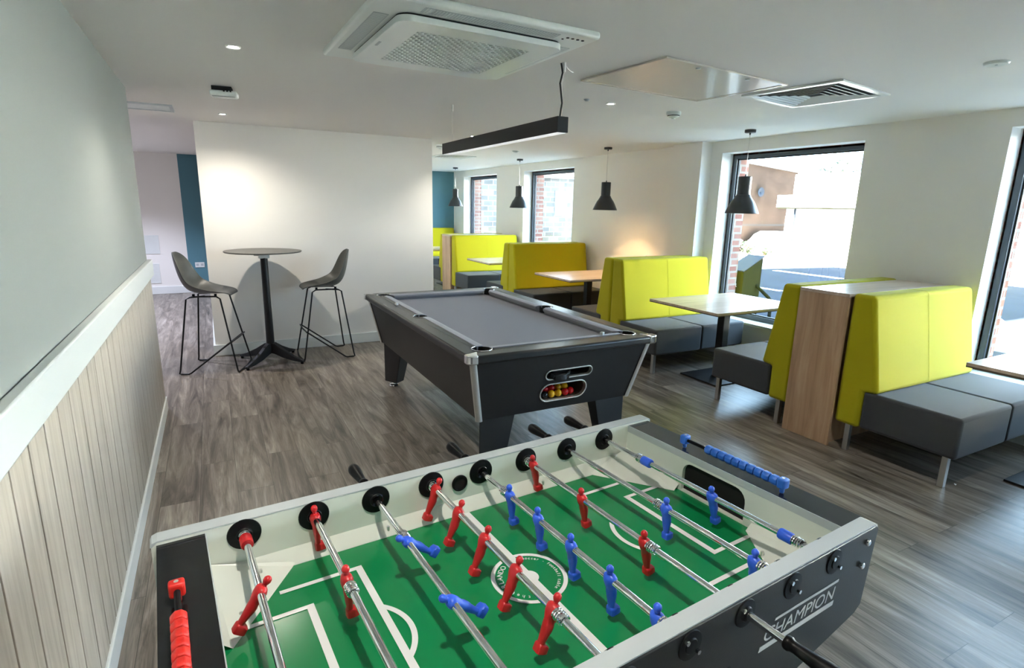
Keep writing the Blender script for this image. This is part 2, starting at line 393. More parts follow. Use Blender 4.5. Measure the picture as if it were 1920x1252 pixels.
# ------------------------------------------------------------------ ceiling fittings
DL = [(.169, 3.297), (.167, 5.80), (2.631, 3.48), (2.611, 5.886)]
DLAB = ['lit ceiling downlight nearest the panelled wall, in front of the emergency light', 'lit ceiling downlight over the tall round bar table', 'lit ceiling downlight beside the big square access panel', 'lit ceiling downlight glimpsed just above the long black pendant']
DL += [(2.62, .95), (.24, .74), (2.62, 8.3), (2.62, 10.6), (-1.3, 7.2), (-1.3, 9.6)]  # all unseen; they carry on the grid, the corridor pair is added fill
d0 = None
for i, (x, y) in enumerate(DL[:4]):
    if d0 is None:
        d0 = thing('downlight', DLAB[i], 'downlight', (x, y, H), group='ceiling downlights')
        MB().lathe([(.021, -.002), (.033, -.006), (.035, -.002), (.035, .0)], 28).build('trim_ring', M_TRIM, d0, smooth=True)
        MB().lathe([(0, -.0045), (.021, -.003), (.021, 0)], 24).build('lens', M_DLENS, d0)
    else: dup(d0, (x, y, H), 0, DLAB[i])
for i, (x, y) in enumerate(DL):
    l = bpy.data.lights.new('downlight_and_fill_beam', 'SPOT'); l.energy = 15 if i != 1 else 44; l.spot_size = rad(125); l.spot_blend = .7; l.shadow_soft_size = .025; l.color = (1, .93, .80) if i < 8 else (.74, .79, 1)
    if i == 0: l.energy = 30
    if i == 3: l.energy = 26
    if i == 1: l.spot_size = rad(150); l.spot_blend = 1
    if i == 4: l.energy = 22
    if i == 5: l.energy = 34; l.spot_size = rad(98); l.spot_blend = .8
    if i > 7: l.energy = 150  # added corridor fill, cool in place of its daylight
    o = bpy.data.objects.new('downlight_and_fill_beam', l); COL.objects.link(o); o.location = (x, y, H-.014)
# smoke detectors
def smoke(x, y, label):
    t = thing('smoke_detector', label, 'smoke detector', (x, y, H), group='smoke detectors')
    MB().lathe([(0, 0), (.056, 0), (.056, -.018), (.05, -.024), (.0, -.024)], 28).build('base', M_ACW, t, smooth=True)
    MB().lathe([(.046, -.024), (.046, -.032), (.030, -.044), (.014, -.048), (.014, -.055), (0, -.056)], 28).build('sensor_head', M_ACW, t, smooth=True)
    MB().lathe([(.0462, -.0265), (.0468, -.0275), (.0468, -.031), (.0462, -.032)], 28).build('vent_slot', M_VENTDARK, t)
    return t
smoke(3.25, 3.49, 'white smoke detector on ceiling between access panel and windows')
smoke(2.633, 6.96, 'small white smoke detector at corner of the plain white wall')
# round blank disc
t = thing('ceiling_disc', 'round white cover disc on ceiling near the frameless corner by the windows', 'ceiling disc', (3.49, 1.52, H))
t['label'] = 'flat round white cover disc alone on the ceiling, nearest the camera'
MB().lathe([(0, -.012), (.048, -.012), (.053, -.006), (.053, 0)], 32).build('cover', M_ACW, t, smooth=True)
MB().cyl((0, 0, -.0135), .006, .002, 12).build('centre_mark', M_FBAND, t)
t = thing('ceiling_sensor', 'tiny grey sensor dot on ceiling beside a lit downlight', 'sensor', (2.394, 3.444, H))
MB().lathe([(0, -.014), (.012, -.012), (.02, -.003), (.021, 0)], 20).build('lens', M_FBAND, t, smooth=True)
t = thing('ceiling_sensor', 'small grey sensor on ceiling behind the long black pendant', 'sensor', (3.773, 7.063, H))
MB().lathe([(0, -.02), (.03, -.016), (.05, -.003), (.05, 0)], 20).build('lens', M_FBAND, t, smooth=True)
# emergency light box hanging a little off the ceiling
t = thing('ceiling_emergency_light', 'white emergency light box hung under the ceiling with dark gap above', 'emergency light', (.15, 4.47, H), rad(-8))
MB().box(-.085, .085, -.055, .055, -.062, -.026).build('body', M_ACW, t, bevel=.012, seg=3)
MB().box(-.07, .05, -.045, .045, -.026, 0).build('bracket', M_VENTDARK, t)
MB().box(-.07, .07, -.04, .04, -.066, -.06).build('diffuser', M_FBAND, t, bevel=.004)
mb = MB()
for k in range(3): mb.box(.0+k*.02, .01+k*.02, -.056, -.05, -.036, -.028)
mb.build('terminal', M_VENTDARK, t)
# slim white panel by the left wall
t = thing('ceiling_grille', 'slim white ceiling grille at the corridor mouth', 'vent', (-.39, 5.70, H))
MB().holed([(-.19, -.18), (.19, -.18), (.19, .18), (-.19, .18)], [[(-.165, -.155), (.165, -.155), (.165, .155), (-.165, .155)]], 'z', -.012, 0).build('frame', M_ACG, t)
mb = MB()
for k in range(9): mb.box(-.17, .17, -.15+k*.035, -.128+k*.035, -.008, -.004)
mb.box(-.168, .168, -.158, .158, -.003, -.001)
mb.build('slats', M_TRIM, t)
# air conditioner cassette
t = thing('ceiling_air_conditioner', 'large white ceiling cassette air conditioner with lattice grille', 'air conditioner', (1.055, 2.62, H), rad(1.5))
a = .485
MB().box(-a, a, -a, a, -.032, 0).build('fascia', M_ACW, t, bevel=.012, seg=3)
def rrect(w, h, r, n=6): return arc(w-r, h-r, r, 0, 90, n)+arc(-w+r, h-r, r, 90, 180, n)+arc(-w+r, -h+r, r, 180, 270, n)+arc(w-r, -h+r, r, 270, 360, n)
pl = rrect(.375, .375, .055)
g0 = .262
MB().holed(pl, [[(-g0, -g0), (g0, -g0), (g0, g0), (-g0, g0)]], 'z', -.064, -.040).build('intake_panel', M_ACW, t, bevel=.006)
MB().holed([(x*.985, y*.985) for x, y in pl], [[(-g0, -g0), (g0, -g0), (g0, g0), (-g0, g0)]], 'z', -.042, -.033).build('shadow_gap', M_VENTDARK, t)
MB().box(-g0+.001, g0-.001, -g0+.001, g0-.001, -.0345, -.0335).build('filter', M_FILTER, t)
mb = MB()
for q in range(4):
    mb.box(-.30, .30, -.452, -.392, -.0335, -.0315, Matrix.Rotation(q*pi/2, 3, 'Z'))
mb.build('air_flap', M_ACG, t)
for q in range(4):
    mb = MB()
    for k in range(46): mb.box(-.29+k*.0128, -.2872+k*.0128, -.448, -.396, -.0343, -.0335, Matrix.Rotation(q*pi/2, 3, 'Z'))
    mb.build('flap_ribs', M_ACW, t)
mb = MB(); n = 14; st = 2*g0/n
def clip_diag(mb, c, sgn):
    # a slat along x - sgn*y = c clipped to the grille square
    pts = []
    for x in (-g0, g0):
        y = (x-c)*sgn
        if -g0 <= y <= g0: pts.append((x, y))
    for y in (-g0, g0):
        x = c+sgn*y
        if -g0 < x < g0: pts.append((x, y))
    if len(pts) < 2: return
    p, q = Vector(pts[0]), Vector(pts[1])
    d = (q-p)
    if d.length < .01: return
    d.normalize(); nrm = Vector((-d.y, d.x))*.0037
    mb.loft([[(*(p+nrm), -.063), (*(p-nrm), -.063), (*(p-nrm), -.058), (*(p+nrm), -.058)], [(*(q+nrm), -.063), (*(q-nrm), -.063), (*(q-nrm), -.058), (*(q+nrm), -.058)]])
for k in range(-n, n+1):
    clip_diag(mb, k*st*1.0, 1); clip_diag(mb, k*st*1.0, -1)
mb.build('intake_grille', M_ACW, t)
MB().box(-.355, -.345, -.04, .03, -.0655, -.0635).build('maker_plate', M_FBAND, t)
mb = MB()
for k in range(4): mb.cyl((.35+k*.026, -.43, -.0345), .007, .002, 10)
mb.cyl((.34, -.405, -.0345), .005, .002, 10)
mb.build('indicator', M_VENTDARK, t)
# access panel
t = thing('access_panel', 'big square glossy white access panel set into the ceiling', 'access panel', (2.548, 2.668, H), rad(4.5))
w, h = .515, .335
MB().holed([(-w, -h), (w, -h), (w, h), (-w, h)], [[(-w+.022, -h+.022), (w-.022, -h+.022), (w-.022, h-.022), (-w+.022, h-.022)]], 'z', -.010, 0).build('frame', M_ACCESS, t, bevel=.002)
MB().box(-w+.024, w-.024, -h+.024, h-.024, -.007, -.001).build('door', M_ACCESS, t, bevel=.001)
for k in (-.22, .20): MB().lathe([(0, -.0125), (.013, -.0125), (.014, -.006), (.014, 0)], 16, (k, -h+.05, 0)).build('latch', M_FBAND, t, smooth=True)
# square louvred vents
def vent(x, y, w, h, rz, label, n=6):
    t = thing('ceiling_vent', label, 'vent', (x, y, H), rz, 'square ceiling diffusers')
    MB().holed([(-w, -h), (w, -h), (w, h), (-w, h)], [[(-w+.04, -h+.04), (w-.04, -h+.04), (w-.04, h-.04), (-w+.04, h-.04)]], 'z', -.012, 0).build('frame', M_TRIM, t, bevel=.003)
    for k in range(n):
        s0 = 1-.0-k/(n+.6); a, b = (w-.045)*s0, (h-.045)*s0
        r0 = [(-a, -b, -.010), (a, -b, -.010), (a, b, -.010), (-a, b, -.010)]
        q = (w-.045)/(n+.6)*.36
        r1 = [(-a+q, -b+q, -.003), (a-q, -b+q, -.003), (a-q, b-q, -.003), (-a+q, b-q, -.003)]
        MB().loft([r0, r1], cap=False).build('louvre', M_TRIM, t, solid=.0025)
    MB().box(-w+.03, w-.03, -h+.03, h-.03, -.0025, -.0005).build('duct', M_VENTDARK, t)
    return t
vent(3.495, 2.485, .318, .318, rad(8), 'square white louvred ceiling vent nearest the windows')
vent(3.42, 8.52, .29, .29, 0, 'distant square ceiling vent beyond the white wall')

# ------------------------------------------------------------------ pendant lamps over the booth tables
PY = [3.82, 5.885, 8.18, 10.90]
PLAB = ['dark bell pendant hanging in front of the large window, nearest of the bell lamps', 'dark bell pendant glowing warm over the second booth table, against bare wall', 'dark bell pendant in front of the narrow window over the third booth table', 'smallest-looking dark bell pendant beside the teal end wall']
p0 = None
for i, y in enumerate(PY):
    loc = (4.45 if i else 4.52, y, H)
    if p0 is None:
        p0 = thing('pendant_lamp', PLAB[0], 'pendant lamp', loc, 0, 'bell pendants over the booth tables')
        MB().lathe([(0, 0), (.05, 0), (.05, -.022), (.046, -.026), (.008, -.027), (.006, -.045), (0, -.045)], 28).build('ceiling_rose', M_PEND, p0, smooth=True)
        MB().cyl((0, 0, -.43), .0022, .40, 8).build('cord', M_STEEL, p0)
        pr = [(.004, -.40), (.006, -.42), (.055, -.421), (.058, -.424), (.058, -.585), (.066, -.592)]
        pr += [(.153*q_, -.595-.168*t_) for t_, q_ in ((.06, .455), (.12, .50), (.2, .555), (.3, .635), (.4, .71), (.5, .765), (.6, .82), (.73, .88), (.86, .945), (.95, .985), (1, 1))]
        sh = MB().lathe(pr, 40).build('shade', M_PEND, p0, smooth=True, solid=.002)
        MB().lathe([(.1505, -.762), (.133, -.738), (.113, -.698), (.093, -.664), (.073, -.634), (.056, -.606), (.053, -.59), (.053, -.45)], 40).build('shade_lining', M_PENDIN, p0, smooth=True)
        MB().ball((0, 0, -.548), .026, 16, (1, 1, 1.25)).build('bulb', M_PENDIN, p0, smooth=True)
    else:
        q = dup(p0, loc, 0, PLAB[i])
        if i == 1:
            for c in q.children:
                if c.name.startswith('bulb'):
                    c.data = c.data.copy(); c.data.materials[0] = M_BULB
l = bpy.data.lights.new('pendant_glow', 'POINT'); l.energy = 17; l.color = (1, .64, .30); l.shadow_soft_size = .028
o = bpy.data.objects.new('pendant_glow', l); COL.objects.link(o); o.location = (4.45, PY[1], H-.612)
# long linear pendant over the pool table
p1, p2 = Vector((1.709, 2.673)), Vector((1.672, 4.30))
t = thing('linear_pendant', 'long black linear pendant lamp over the pool table', 'pendant lamp', (1.69, 3.45, H))
zb, zt = -.352, -.272
MB().box(-.034, .034, -.81, .88, zb, zt).build('housing', M_BLACKM, t, bevel=.002)
MB().box(-.027, .027, -.80, .87, zb-.0015, zb+.0005).build('diffuser', M_TUBE, t)
MB().tube([(.01, -.76, zt), (.012, -.775, -.2), (.005, -.76, -.1), (.012, -.77, -.05), (-.002, -.775, -.005)], .005, 8).build('power_cable', M_BLACKM, t, smooth=True)
for yy in (-.77, .75):
    MB().cyl((.02 if yy < 0 else 0, yy, zt), .0012, -zt-.03, 6).build('suspension_wire', M_STEEL, t)
    MB().lathe([(.004, -.05), (.009, -.045), (.009, -.004), (.012, 0)], 14, (.02 if yy < 0 else 0, yy, 0), cap=True).build('wire_grip', M_SATIN, t, smooth=True)
MB().tube([(.02, -.77, -.004)] + [(.02+k*.03, -.77+k*.028, -.004-.008*sin(k/5*pi)) for k in range(1, 6)], .0018, 6).build('loose_wire', M_FBAND, t)

# ------------------------------------------------------------------ booths
BX0, BX1 = 3.72, 4.96
BG = 'lime backed booth benches along the windows'
def make_bench(label):
    """local frame: back plane at y=0, seat towards -y, length along x"""
    t = thing('booth_bench', label, 'bench', (0, 0, 0), 0, BG)
    Lb = BX1-BX0
    prof = [(0, .19), (0, 1.085), (-.146, 1.085), (-.255, .452), (-.164, .442), (-.164, .19)]
    bk = MB().prism(prof, 'x', 0, Lb).build('backrest', M_LIME, t, bevel=.026, seg=4)
    seam = [(Lb/2, .001, .3), (Lb/2, .001, 1.07), (Lb/2, -.014, 1.0862), (Lb/2, -.132, 1.0862), (Lb/2, -.151, 1.07), (Lb/2, -.2555, .46)]
    MB().tube(seam, .0009, 6).build('seam', M_LIME, bk)
    st = MB()
    st.box(.003, Lb/2-.001, -.735, -.168, .197, .452); st.box(Lb/2+.001, Lb-.003, -.735, -.168, .197, .452)
    st.build('seat', M_SEAT, t, bevel=.02, seg=4)
    for lx in (.045, Lb-.045):
        for ly in (-.085, -.675):
            MB().box(lx-.017, lx+.017, ly-.017, ly+.017, 0, .2).build('leg', M_STEEL, t, bevel=.002)
    return t
BL = [(2.172, 0, 'lime bench nearest the camera, beside the oak divider, charcoal seat fully shown'),
      (2.548, 1, 'lime bench seen from its end on the far side of the near oak divider'),
      (4.728, 0, 'bright lime bench in the middle, facing the large window table'),
      (4.738, 1, 'lime bench back to back behind the bright middle bench'),
      (7.118, 0, 'lime bench in olive shade facing the warmly lit table'),
      (7.128, 1, 'lime bench back to back behind the olive shaded bench'),
      (9.312, 0, 'distant lime bench in front of the far oak divider'),
      (9.715, 1, 'distant lime bench behind the far oak divider'),
      (12.38, 0, 'farthest lime bench against the teal end wall')]
b0 = None
for y, flip, lab in BL:
    loc = (BX1 if flip else BX0, y, 0); rz = pi if flip else 0
    if b0 is None:
        b0 = make_bench(lab); b0.location = loc
    else:
        q = dup(b0, loc, rz, lab)
        if y == 4.738: q.scale.x = (4.862-BX0)/(BX1-BX0); q.location.x = 4.862   # its inner end stops at the pilaster
def divider(y0, y1, label):
    t = thing('booth_divider', label, 'divider', (BX0-.02, (y0+y1)/2, 0), 0, 'oak booth dividers')
    w = (y1-y0)/2; Lb = BX1-BX0+.02
    MB().box(0, .022, -w, w, 0, 1.055).build('end_panel', M_OAK, t, bevel=.001)
    MB().box(0, Lb, -w, w, 1.056, 1.078).build('top_panel', M_TOP, t, bevel=.001)
    MB().box(Lb-.022, Lb, -w+.004, w-.004, 0, 1.055).build('back_panel', M_OAK, t)
    MB().box(.03, Lb-.03, -w+.03, w-.03, 0, 1.05).build('core', M_OAK, t)
    return t
divider(2.181, 2.539, 'near oak veneered booth divider between two lime benches')
divider(9.321, 9.706, 'distant oak booth divider between two lime benches')
TL = [(3.91, 1.13, 'booth table cut by the picture edge, beside the nearest bench', .85),
      (3.72, 3.695, 'booth table in front of the large window, brightly reflecting', .85),
      (3.74, 5.97, 'booth table glowing orange under the lit bell pendant', .84),
      (3.68, 8.09, 'pale booth table in front of the distant oak divider', .83),
      (3.75, 10.75, 'farthest booth table, half hidden by the white wall', .83)]
t0 = None
for x, y, lab, wd in TL:
    if t0 is None:
        t0 = thing('booth_table', lab, 'table', (x, y, 0), 0, 'oak topped booth tables')
        tp = MB().box(0, 1.14, -.425, .425, .728, .748).build('table_top', M_TOP, t0, bevel=.0015)
        MB().box(.0005, 1.1395, -.4245, .4245, .72, .7285).build('edge_band', M_EDGE, tp)
        MB().box(.53, .61, -.04, .04, .01, .72).build('column', M_BLACKM, t0, bevel=.004)
        MB().box(.295, .845, -.23, .23, 0, .014).build('base_plate', M_BLACKM, t0, bevel=.003)
        MB().box(.40, .74, -.15, .15, .71, .7205).build('top_plate', M_BLACKM, t0)
    else: dup(t0, (x, y, 0), 0, lab)

# ------------------------------------------------------------------ bar table and stools
t = thing('bar_table', 'tall round grey bar table with black column against white wall', 'table', (.425, 6.03, 0), rad(3))
MB().lathe([(0, 1.112), (.350, 1.112), (.356, 1.118), (.354, 1.124), (0, 1.125)], 64).build('table_top', M_TABLEG, t, smooth=True)
MB().lathe([(.040, .10), (.036, .5), (.034, 1.06), (0, 1.06)], 28).build('column', M_BLACKM, t, smooth=True)
MB().box(-.05, .05, -.035, .035, 1.05, 1.095).box(-.09, -.02, -.012, .012, 1.075, 1.09).build('tilt_bracket', M_SATIN, t, bevel=.006)
MB().box(-.12, .12, -.12, .12, 1.094, 1.113).build('mounting_plate', M_BLACKM, t, bevel=.003)
for k in range(4):
    a = rad(45+90*k); c, s_ = cos(a), sin(a)
    R = []
    for r, w, z0, z1 in ((.0, .034, .09, .20), (.06, .034, .085, .185), (.16, .030, .05, .125), (.28, .026, .026, .068), (.375, .022, .019, .036)):
        R.append([(c*r-s_*w, s_*r+c*w, z0), (c*r+s_*w, s_*r-c*w, z0), (c*r+s_*w*.7, s_*r-c*w*.7, z1), (c*r-s_*w*.7, s_*r+c*w*.7, z1)])
    lg = MB().loft(R).build('leg', M_BLACKM, t, bevel=.006)
    MB().cyl((c*.355, s_*.355, 0), .014, .024, 14).build('foot_glide', M_RUBBER, lg)
def make_stool(label, loc, rz):
    """local: faces +x"""
    t = thing('bar_stool', label, 'bar stool', loc, rz, 'grey shell bar stools')
    # centre line of the shell in the (x, z) plane, with half width and side lift
    C_ = [(.225, .725, .13, .0), (.215, .742, .165, .004), (.17, .752, .195, .010), (.09, .746, .212, .026), (.0, .738, .22, .048), (-.09, .740, .222, .074), (-.16, .765, .22, .080), (-.205, .83, .213, .07), (-.232, .91, .20, .06), (-.25, .99, .178, .05), (-.264, 1.06, .142, .038), (-.272, 1.105, .092, .02), (-.275, 1.122, .045, .006)]
    G = []
    for i, (x, z, hw, lf) in enumerate(C_):
        a = C_[max(i-1, 0)]; b = C_[min(i+1, len(C_)-1)]
        tx, tz = b[0]-a[0], b[1]-a[1]; l_ = math.hypot(tx, tz); nx, nz = tz/l_, -tx/l_   # points up / forward
        row = []
        for j in range(-5, 6):
            u = j/5; q = abs(u)**2.2
            row.append((x+nx*lf*q*1.25, u*hw*(1-.08*q), z+nz*lf*q*1.25))
        G.append(row)
    sh = MB().grid(G).build('shell', M_POLYG, t, solid=.009, sub=2)
    fr = MB(); r = .0076
    for s_ in (-1, 1):
        # back leg, sled foot and the long diagonal up to the front leg
        fr.tube([(.0, s_*.115, .722), (-.12, s_*.15, .716), (-.150, s_*.162, .70), (-.232, s_*.243, .05), (-.240, s_*.25, .014), (-.226, s_*.25, .009), (-.16, s_*.25, .009), (-.142, s_*.249, .016), (.205, s_*.225, .288)], r, 10)
        # front leg down to the floor
        fr.tube([(-.12, s_*.11, .716), (.10, s_*.13, .720), (.138, s_*.145, .70), (.262, s_*.236, .03), (.268, s_*.232, .009)], r, 10)
    fr.tube([(.268, -.232, .009), (.285, 0, .009), (.268, .232, .009)], r, 10)
    fr.tube([(.195, -.228, .28), (.225, -.215, .300), (.235, 0, .302), (.225, .215, .300), (.195, .228, .28)], r, 10)
    fr.build('frame', M_BLACKM, t, smooth=True)
    mb = MB()
    for sx in (-.1, .09):
        for s_ in (-1, 1): mb.cyl((sx, s_*.11, .716), .012, .026, 10)
    mb.build('mounting_stud', M_RUBBER, t)
    return t
s1 = make_stool('grey shell bar stool between the panelled wall and the round bar table', (-.082, 6.004, 0), rad(-17))
dup(s1, (.985, 6.095, 0), rad(181), 'grey shell bar stool between the round bar table and the pool table')

# ------------------------------------------------------------------ pool table
PT = thing('pool_table', 'black pool table with lavender grey cloth and chrome corners', 'pool table', (1.785, 3.76, 0))
hx, hy, zt = .65, 1.16, .82
ix, iy = hx-.135, hy-.135       # inner edge of the rails
cb = .535; cby = 1.035; zb = .40; ztop = .772; ct = .615; cty = 1.125
# cabinet: three plain sides and a front panel with its two openings
sl1 = stadium(.036, .633, .325, .056); sl2 = stadium(.018, .514, .325, .112)
mb = MB()
T4 = [(-ct, -cty), (ct, -cty), (ct, cty), (-ct, cty)]; B4 = [(-cb, -cby), (cb, -cby), (cb, cby), (-cb, cby)]
for i in (1, 2, 3):
    j = (i+1) % 4
    mb.poly([(*B4[i], zb), (*B4[j], zb), (*T4[j], ztop), (*T4[i], ztop)])
mb.poly([(*p, zb) for p in B4])
fm = MB(); fm.holed([(-cb, zb), (cb, zb), (ct, ztop), (-ct, ztop)], [sl1, sl2], 'y', -.001, .012)
for v in fm.bm.verts: v.co.y += -cby-(v.co.z-zb)/(ztop-zb)*(cty-cby)
me = bpy.data.meshes.new('tmp'); fm.bm.to_mesh(me); fm.bm.free(); mb.bm.from_mesh(me); bpy.data.meshes.remove(me)
cab = mb.build('cabinet', M_BLACKW, PT)
def fy(z): return -cby-(z-zb)/(ztop-zb)*(cty-cby)
for nm, sp, k in (('cue_ball_return', sl1, 0), ('ball_return', sl2, 1)):
    cx, cz, w_, h_ = ((.036, .633, .325, .056), (.018, .514, .325, .112))[k]
    mb = MB(); mb.holed(stadium(cx, cz, w_+.012, h_+.012), [stadium(cx, cz, w_-.004, h_-.004)], 'y', -.007, .022)
    for v in mb.bm.verts: v.co.y += fy(v.co.z)
    sr = mb.build(nm, M_SATIN, PT, bevel=.002)
    mb = MB(); A = stadium(cx, cz, w_-.002, h_-.002)
    dp = .16 if k else .1
    mb.loft([[(p[0], fy(p[1])+.013, p[1]) for p in A], [(p[0], fy(p[1])+dp, p[1]+(.02 if k else 0)) for p in A]], cap=False)
    mb.poly([(p[0], fy(p[1])+dp, p[1]+(.02 if k else 0)) for p in A])
    mb.build('lining', M_BROWN if k else M_HOLE, sr)
mb = MB()   # scoop in the upper slot
yq = fy(.63)
mb.loft([[(-.09, yq+.03, .606), (-.09, yq+.03, .65), (-.07, yq-.018, .632), (-.07, yq-.018, .602)], [(.0, yq-.022, .60), (.0, yq-.022, .64), (.0, yq-.026, .634), (.0, yq-.026, .6)], [(.035, yq+.0, .60), (.05, yq+.005, .652), (.03, yq-.02, .640), (.02, yq-.02, .60)]])
mb.build('cue_ball_scoop', M_FBLACK, PT, bevel=.004)
# rails with pocket bites
rc = .058; rs = .05
cxy = (ix-.004, iy-.004)
def inner():
    P = []
    def bite_corner(sx, sy, a0):      # arc passing round the outside of the corner
        c = (sx*cxy[0], sy*cxy[1])
        return arc(c[0], c[1], rc, a0, a0+270, 14)
    # go counter-clockwise starting at lower right corner
    P += bite_corner(1, -1, 180)
    P += arc(ix+.008, 0, rs, -100, 100, 10)
    P += bite_corner(1, 1, -90)
    P += bite_corner(-1, 1, 0)
    P += arc(-ix-.008, 0, rs, 80, 280, 10)
    P += bite_corner(-1, -1, 90)
    return P
IN = inner()
MB().holed([(-hx, -hy), (hx, -hy), (hx, hy), (-hx, hy)], [IN], 'z', ztop-.002, zt).build('rail_frame', M_RAIL, PT, bevel=.014, seg=4)
MB().box(-ix-.02, ix+.02, -iy-.02, iy+.02, zt-.055, zt-.043).build('bed_cloth', M_CLOTH, PT)
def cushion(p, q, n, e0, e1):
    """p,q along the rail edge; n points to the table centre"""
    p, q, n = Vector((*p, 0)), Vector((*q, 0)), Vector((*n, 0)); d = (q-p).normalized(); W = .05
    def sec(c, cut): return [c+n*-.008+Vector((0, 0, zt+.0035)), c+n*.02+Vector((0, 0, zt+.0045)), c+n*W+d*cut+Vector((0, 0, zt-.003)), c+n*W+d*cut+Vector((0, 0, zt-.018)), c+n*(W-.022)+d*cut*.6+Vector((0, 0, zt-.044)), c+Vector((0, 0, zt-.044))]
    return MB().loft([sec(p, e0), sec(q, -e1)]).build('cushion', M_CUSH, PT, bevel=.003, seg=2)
gx, gy, gm = ix-rc+.006, iy-rc+.006, rs-.004
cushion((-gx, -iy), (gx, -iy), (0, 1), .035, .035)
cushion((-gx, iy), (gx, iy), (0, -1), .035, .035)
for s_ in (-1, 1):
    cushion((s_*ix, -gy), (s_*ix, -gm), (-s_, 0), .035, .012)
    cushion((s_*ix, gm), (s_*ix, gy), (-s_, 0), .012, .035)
def pocket(c, r, a0, a1, rim):
    pk = MB().lathe([(r-.001, zt-.001), (r-.004, zt-.03), (r-.01, zt-.12), (0, zt-.121)], 28, (*c, 0)).build('pocket', M_HOLE, PT, smooth=True)
    MB().cyl((c[0], c[1], zt-.0425), r-.003, .0012, 28).build('pocket_mouth', M_HOLE, pk)
    n = 16
    MB().tube([(c[0]+r*cos(rad(a0+(a1-a0)*i/n)), c[1]+r*sin(rad(a0+(a1-a0)*i/n)), zt+.001) for i in range(n+1)], .0034, 8).build('pocket_rim', rim, pk, smooth=True)
pocket((cxy[0], -cxy[1]), rc, 180, 450, M_CHROME); pocket((cxy[0], cxy[1]), rc, -90, 180, M_CHROME)
pocket((-cxy[0], cxy[1]), rc, 0, 270, M_CHROME); pocket((-cxy[0], -cxy[1]), rc, 90, 360, M_CHROME)
pocket((ix+.008, 0), rs, -100, 100, M_CHROME); pocket((-ix-.008, 0), rs, 80, 280, M_CHROME)
for sx in (-1, 1):
    for sy in (-1, 1):
        # chrome cap wrapping the rail corner, tongue running to the pocket
        o = MB()
        P = [(hx+.005, hy-.055)] + arc(hx-.025, hy-.025, .030, 0, 90, 8) + [(hx-.055, hy+.005), (hx-.062, hy-.03), (hx-.084, hy-.074), (hx-.074, hy-.084), (hx-.03, hy-.062)]
        o.prism([(sx*a, sy*b) for a, b in P], 'z', ztop+.002, zt+.004)
        o.build('corner_cap', M_CHROME, PT, bevel=.017, seg=5)
        # aluminium strip down the slanted corner
        n_ = 8; q0 = Vector((sx*(cb-.006), sy*(cby-.006), zb-.004)); q1 = Vector((sx*(ct-.008), sy*(cty-.008), ztop+.004))
        def ring(c): return [(c.x+sx*.021*cos(rad(a_)), c.y+sy*.021*sin(rad(a_)), c.z) for a_ in range(-50, 141, 19)]
        MB().loft([ring(q0), ring(q1)]).build('corner_trim', M_SATIN, PT, smooth=True)
        # tapering leg on a chrome foot
        ox, oy = cb-.012, cby-.012
        def lring(w_, d_, z): return [(sx*a_, sy*b_, z) for a_, b_ in ((ox, oy), (ox-w_, oy), (ox-w_, oy-d_*.5), (ox-w_*.44, oy-d_))]
        lg = MB().loft([lring(.155, .13, .038), lring(.235, .20, .41)]).build('leg', M_BLACKW, PT, bevel=.006)
        MB().lathe([(0, 0), (.042, 0), (.045, .006), (.040, .014), (.02, .02), (.014, .04), (0, .04)], 28, (sx*(ox-.07), sy*(oy-.05), 0)).build('foot', M_CHROME, lg, smooth=True)
# chalk cubes standing on the rails
for x, y, lab in ((1.232, 4.245, 'small pale chalk cube on the long pool table rail'), (2.142, 2.815, 'small pale chalk cube on the short pool table rail')):
    c = thing('chalk_cube', lab, 'chalk', (x, y, zt), rad(20), 'pool chalk cubes')
    if y < 3: c.location.y = 2.745; c.location.x = 2.11
    MB().box(-.011, .011, -.011, .011, .002, .022).build('block', M_CHALK, c, bevel=.0015)
    MB().cyl((0, 0, .0212), .007, .001, 14).build('hollow', M_FBAND, c)
# balls lying in the return
r = .0232
BALLS = [(-.118, 0, 0, 'b', 'black pool ball at the end of the front row in the tray'), (-.073, 0, 0, 'y', 'yellow pool ball next to the black ball in the tray'), (-.028, 0, 0, 'y', 'yellow pool ball between a yellow and a red ball in the front row'), (.018, 0, 0, 'r', 'bright red pool ball in the front row beside a yellow one'), (.06, .010, .0, 'r', 'red pool ball at the tray end farthest from the black ball'),
         (-.128, .040, 1, 'r', 'dark red pool ball behind the black ball, at the tray end'), (-.094, .040, 1, 'r', 'red pool ball resting just behind black and yellow balls'), (-.050, .041, 1, 'r', 'red pool ball in the second row between two front yellows'), (-.004, .041, 1, 'y', 'yellow pool ball in the second row behind the bright red ball'), (.042, .044, 1, 'y', 'yellow pool ball in the second row beside the lining'),
         (-.072, .083, 2, 'y', 'yellow pool ball deep in the tray behind the reds'), (-.026, .083, 2, 'w', 'pale white cue ball deep in the pool table tray'), (.020, .084, 2, 'r', 'dark red pool ball deep in the tray beside the cue ball')]
BM = {'b': M_BLKB, 'y': M_YEL, 'r': M_REDB, 'w': M_CUE}
y0 = 3.76+fy(.47)+.034
for dx, dy, row, c, lab in BALLS:
    z = .4635 + .020*row + r
    o = MB().ball((0, 0, 0), r, 24).build('pool_ball', BM[c], smooth=True)
    o.location = (1.785+.018+dx*1.09+.022, y0+dy*1.09, z)
    tag(o, lab, 'pool ball', 'pool balls in the return tray')

